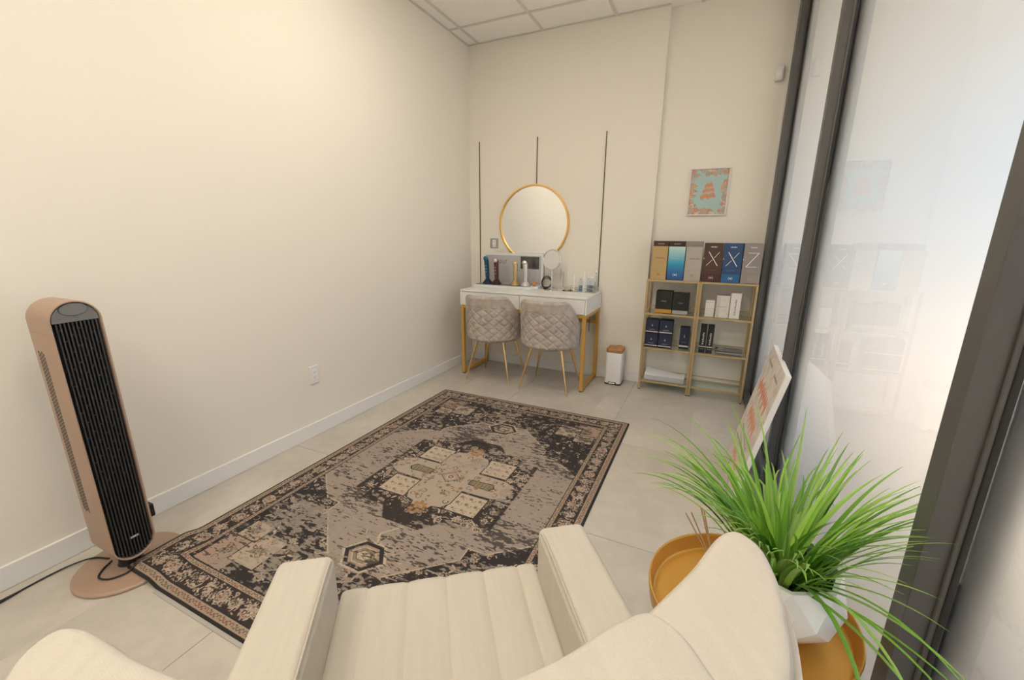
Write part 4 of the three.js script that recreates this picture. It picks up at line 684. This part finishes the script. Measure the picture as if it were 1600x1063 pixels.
  const yb = LV[1], navy = (c, W, H) => { flat('#242a42')(c, W, H); c.fillStyle = '#191a24'; c.fillRect(0, H * 0.90, W, H * 0.1); c.fillStyle = '#d8d5d2'; c.fillRect(0, H * 0.84, W, H * 0.065); c.fillStyle = '#8f98b4'; c.beginPath(); c.moveTo(W * 0.5, H * 0.30); c.lineTo(W * 0.58, H * 0.47); c.lineTo(W * 0.42, H * 0.47); c.fill(); smallType(c, W * 0.28, H * 0.68, W * 0.45, 14, '#b9a9ac', 8); };
  const ng = 'navy cartons on the third shelf', zc = -3.580;
  carton('navy_box', 'lower navy carton at the bin end of the third shelf', 'box', -0.437, -0.333, yb, 0.488, zc, 0.10, '#1a1c2a', navy, ng);
  carton('navy_box', 'lower navy carton in the second column of the third shelf', 'box', -0.329, -0.225, yb, 0.488, zc, 0.10, '#1a1c2a', navy, ng);
  carton('navy_box', 'upper navy carton at the bin end of the third shelf', 'box', -0.437, -0.333, 0.4885, 0.6045, zc, 0.10, '#1a1c2a', navy, ng);
  carton('navy_box', 'upper navy carton in the second column of the third shelf', 'box', -0.329, -0.225, 0.4885, 0.6045, zc, 0.10, '#1a1c2a', navy, ng);
  carton('slim_navy_box', 'single slim navy carton standing apart on the third shelf', 'box', -0.170, -0.095, yb, 0.555, -3.625, 0.07, '#14151f', navy);
  const blackT = (c, W, H) => { flat('#171717')(c, W, H); c.fillStyle = '#d6d4cf'; c.fillRect(0, H * 0.77, W, H * 0.03); c.save(); c.translate(W * 0.62, H * 0.70); c.rotate(-Math.PI / 2); c.fillStyle = '#bdbcb7'; c.beginPath(); c.arc(22, -30, 34, 0, 7); c.fill(); smallType(c, 80, -66, H * 0.36, 76, '#c6c5c0', 6); c.restore(); smallType(c, W * 0.15, H * 0.86, W * 0.7, 18, '#b0afa9', 5); };
  carton('tall_black_box', 'tall black carton next to the shelf post on the third shelf', 'box', -0.018, 0.030, yb, 0.600, zc, 0.05, '#131313', blackT, 'tall black cartons on the third shelf');
  carton('tall_black_box', 'tall black carton beside the brochures on the third shelf', 'box', 0.033, 0.081, yb, 0.600, zc, 0.05, '#131313', blackT, 'tall black cartons on the third shelf');
  // brochures in a loose fanned pile
  const cols = ['#6f6668', '#8b8f88', '#a9a59f', '#77707a', '#5d5f5c'];
  ['topmost brochure of the fanned pile on the third shelf', 'second brochure from the top of the fanned pile', 'middle brochure of the fanned pile on the third shelf', 'second brochure from the bottom of the fanned pile', 'bottom brochure of the fanned pile on the third shelf'].forEach((label, i) => {
    const k = 4 - i, b = thing('brochure', label, 'brochure', [0.200 + (k % 2) * 0.008 - 0.004, yb + 0.0003 + k * 0.0062, -3.655 + (k % 3) * 0.006], [0.03, -0.05, 0.06, -0.02, 0.02][k], 'brochures on the third shelf');
    part('cover', span(-0.092, 0.092, 0, 0.0058, -0.066, 0.066, 0.001), std(cols[k], 0.25), b);
    part('cover_print', new THREE.PlaneGeometry(0.176, 0.124).rotateX(-Math.PI / 2).translate(0, 0.006, 0), std([1, 1, 1], 0.25, 0, { map: canvasTex(256, 176, (c, W, H) => { flat(cols[k])(c, W, H); for (let q = 0; q < 7; q++) { c.fillStyle = ['#c9cbc6', '#8d9590', '#5e5660', '#a79aa0'][q % 4]; c.fillRect(rnd() * W * 0.7, rnd() * H * 0.8, 20 + rnd() * 70, 8 + rnd() * 26); } }) }), b);
  });
  // curled paper sheets on the lowest shelf
  const paper = std([0.78, 0.79, 0.80], 0.7, 0, { side: THREE.DoubleSide });
  for (let k = 0; k < 6; k++) {
    const g = box(0.315, 0.003, 0.145, 0.001, 1), gg = new THREE.BoxGeometry(0.315, 0.003, 0.145, 36, 1, 10), p = gg.attributes.position;
    for (let i = 0; i < p.count; i++) { const x = p.getX(i) / 0.1575, z = p.getZ(i) / 0.0725; p.setY(i, p.getY(i) + (0.016 + 0.0035 * k) * Math.pow((1 - x) / 2, 2) * (0.5 - 0.5 * z) + 0.006 * (1 + Math.sin(x * 5 + 0.3 * k)) * 0.5 * (0.5 - 0.5 * z)); }
    gg.computeVertexNormals();
    const b = thing('paper_sheaf', ['lowest white paper sheaf', 'second lowest white paper sheaf', 'third lowest white paper sheaf', 'third topmost white paper sheaf', 'second topmost white paper sheaf', 'topmost white paper sheaf'][k] + ' curling on the bottom shelf', 'paper', [-0.259 + 0.002 * (k % 2), LV[0] + 0.0018 + k * 0.0075, -3.655 + 0.002 * (k % 3)], 0, 'paper sheaves on the bottom shelf');
    part('sheets', gg, paper, b);
  }
}

/* ------------------------------------------------------------------ canvas board leaning on the window post */
{
  // stands on the floor, its top resting against the post; 0.65 m wide, 0.73 m tall
  const T0 = new THREE.Vector3(0.352, 0.713, -2.576), T1 = new THREE.Vector3(0.322, 0.713, -1.935), B0 = new THREE.Vector3(0.216, 0.004, -2.566), B1 = new THREE.Vector3(0.150, 0.004, -1.925);
  const ux = T0.clone().sub(T1).normalize(), up = T0.clone().add(T1).sub(B0).sub(B1).normalize(), nn = new THREE.Vector3().crossVectors(ux, up).normalize();
  const o = thing('leaning_canvas', 'pale canvas board with orange lettering leaning against the window post', 'canvas', [0, 0, 0]);
  const mid = B0.clone().add(B1).multiplyScalar(0.5); o.position.copy(mid);
  const bx = ux.clone().sub(up.clone().multiplyScalar(ux.dot(up))).normalize(); nn.crossVectors(bx, up);
  if (nn.x > 0) { bx.negate(); nn.crossVectors(bx, up); }
  o.setRotationFromMatrix(new THREE.Matrix4().makeBasis(bx, up, nn)); o.position.y = 0.010;
  part('canvas_body', span(-0.32, 0.32, 0, 0.725, -0.022, 0, 0.003), std([0.80, 0.79, 0.77], 0.7), o);
  part('printed_face', new THREE.PlaneGeometry(0.634, 0.718).translate(0, 0.3625, 0.0007), std([1, 1, 1], 0.75, 0, { map: canvasTex(640, 720, (c, W, H) => {
    c.fillStyle = '#cfc8c0'; c.fillRect(0, 0, W, H);
    for (let k = 0; k < 260; k++) { c.fillStyle = ['#c2b6ac', '#d8d2cb', '#b9aca4', '#cdbdb2'][k % 4]; c.globalAlpha = 0.5; c.beginPath(); c.ellipse(rnd() * W, rnd() * H, 10 + rnd() * 40, 6 + rnd() * 14, rnd() * 3, 0, 7); c.fill(); } c.globalAlpha = 1;
    const script = (y, w, lw, col, amp) => { c.strokeStyle = col; c.lineWidth = lw; c.lineCap = 'round'; c.lineJoin = 'round'; c.beginPath(); for (let k = 0; k <= 40; k++) { const x = W / 2 - w / 2 + w * k / 40, yy = y + Math.sin(k * 1.35) * amp * (0.6 + 0.4 * Math.sin(k * 0.7)); k ? c.lineTo(x, yy) : c.moveTo(x, yy); } c.stroke(); };
    smallType(c, W * 0.14, 50, W * 0.3, 20, '#6f6a66', 12); smallType(c, W * 0.62, 56, W * 0.24, 18, '#6f6a66', 9);
    script(190, 420, 20, '#cf8468', 46); script(330, 330, 22, '#d2957a', 44); smallType(c, W * 0.2, 420, W * 0.6, 16, '#76706b', 24); smallType(c, W * 0.26, 460, W * 0.5, 14, '#8a837d', 20); script(560, 260, 12, '#d98a70', 24); smallType(c, W * 0.3, 640, W * 0.4, 14, '#7a746f', 18);
  }) }), o);
}

scene.traverse((o) => { if (o.isMesh) { o.castShadow = true; o.receiveShadow = true; } });
renderer.render(scene, camera);
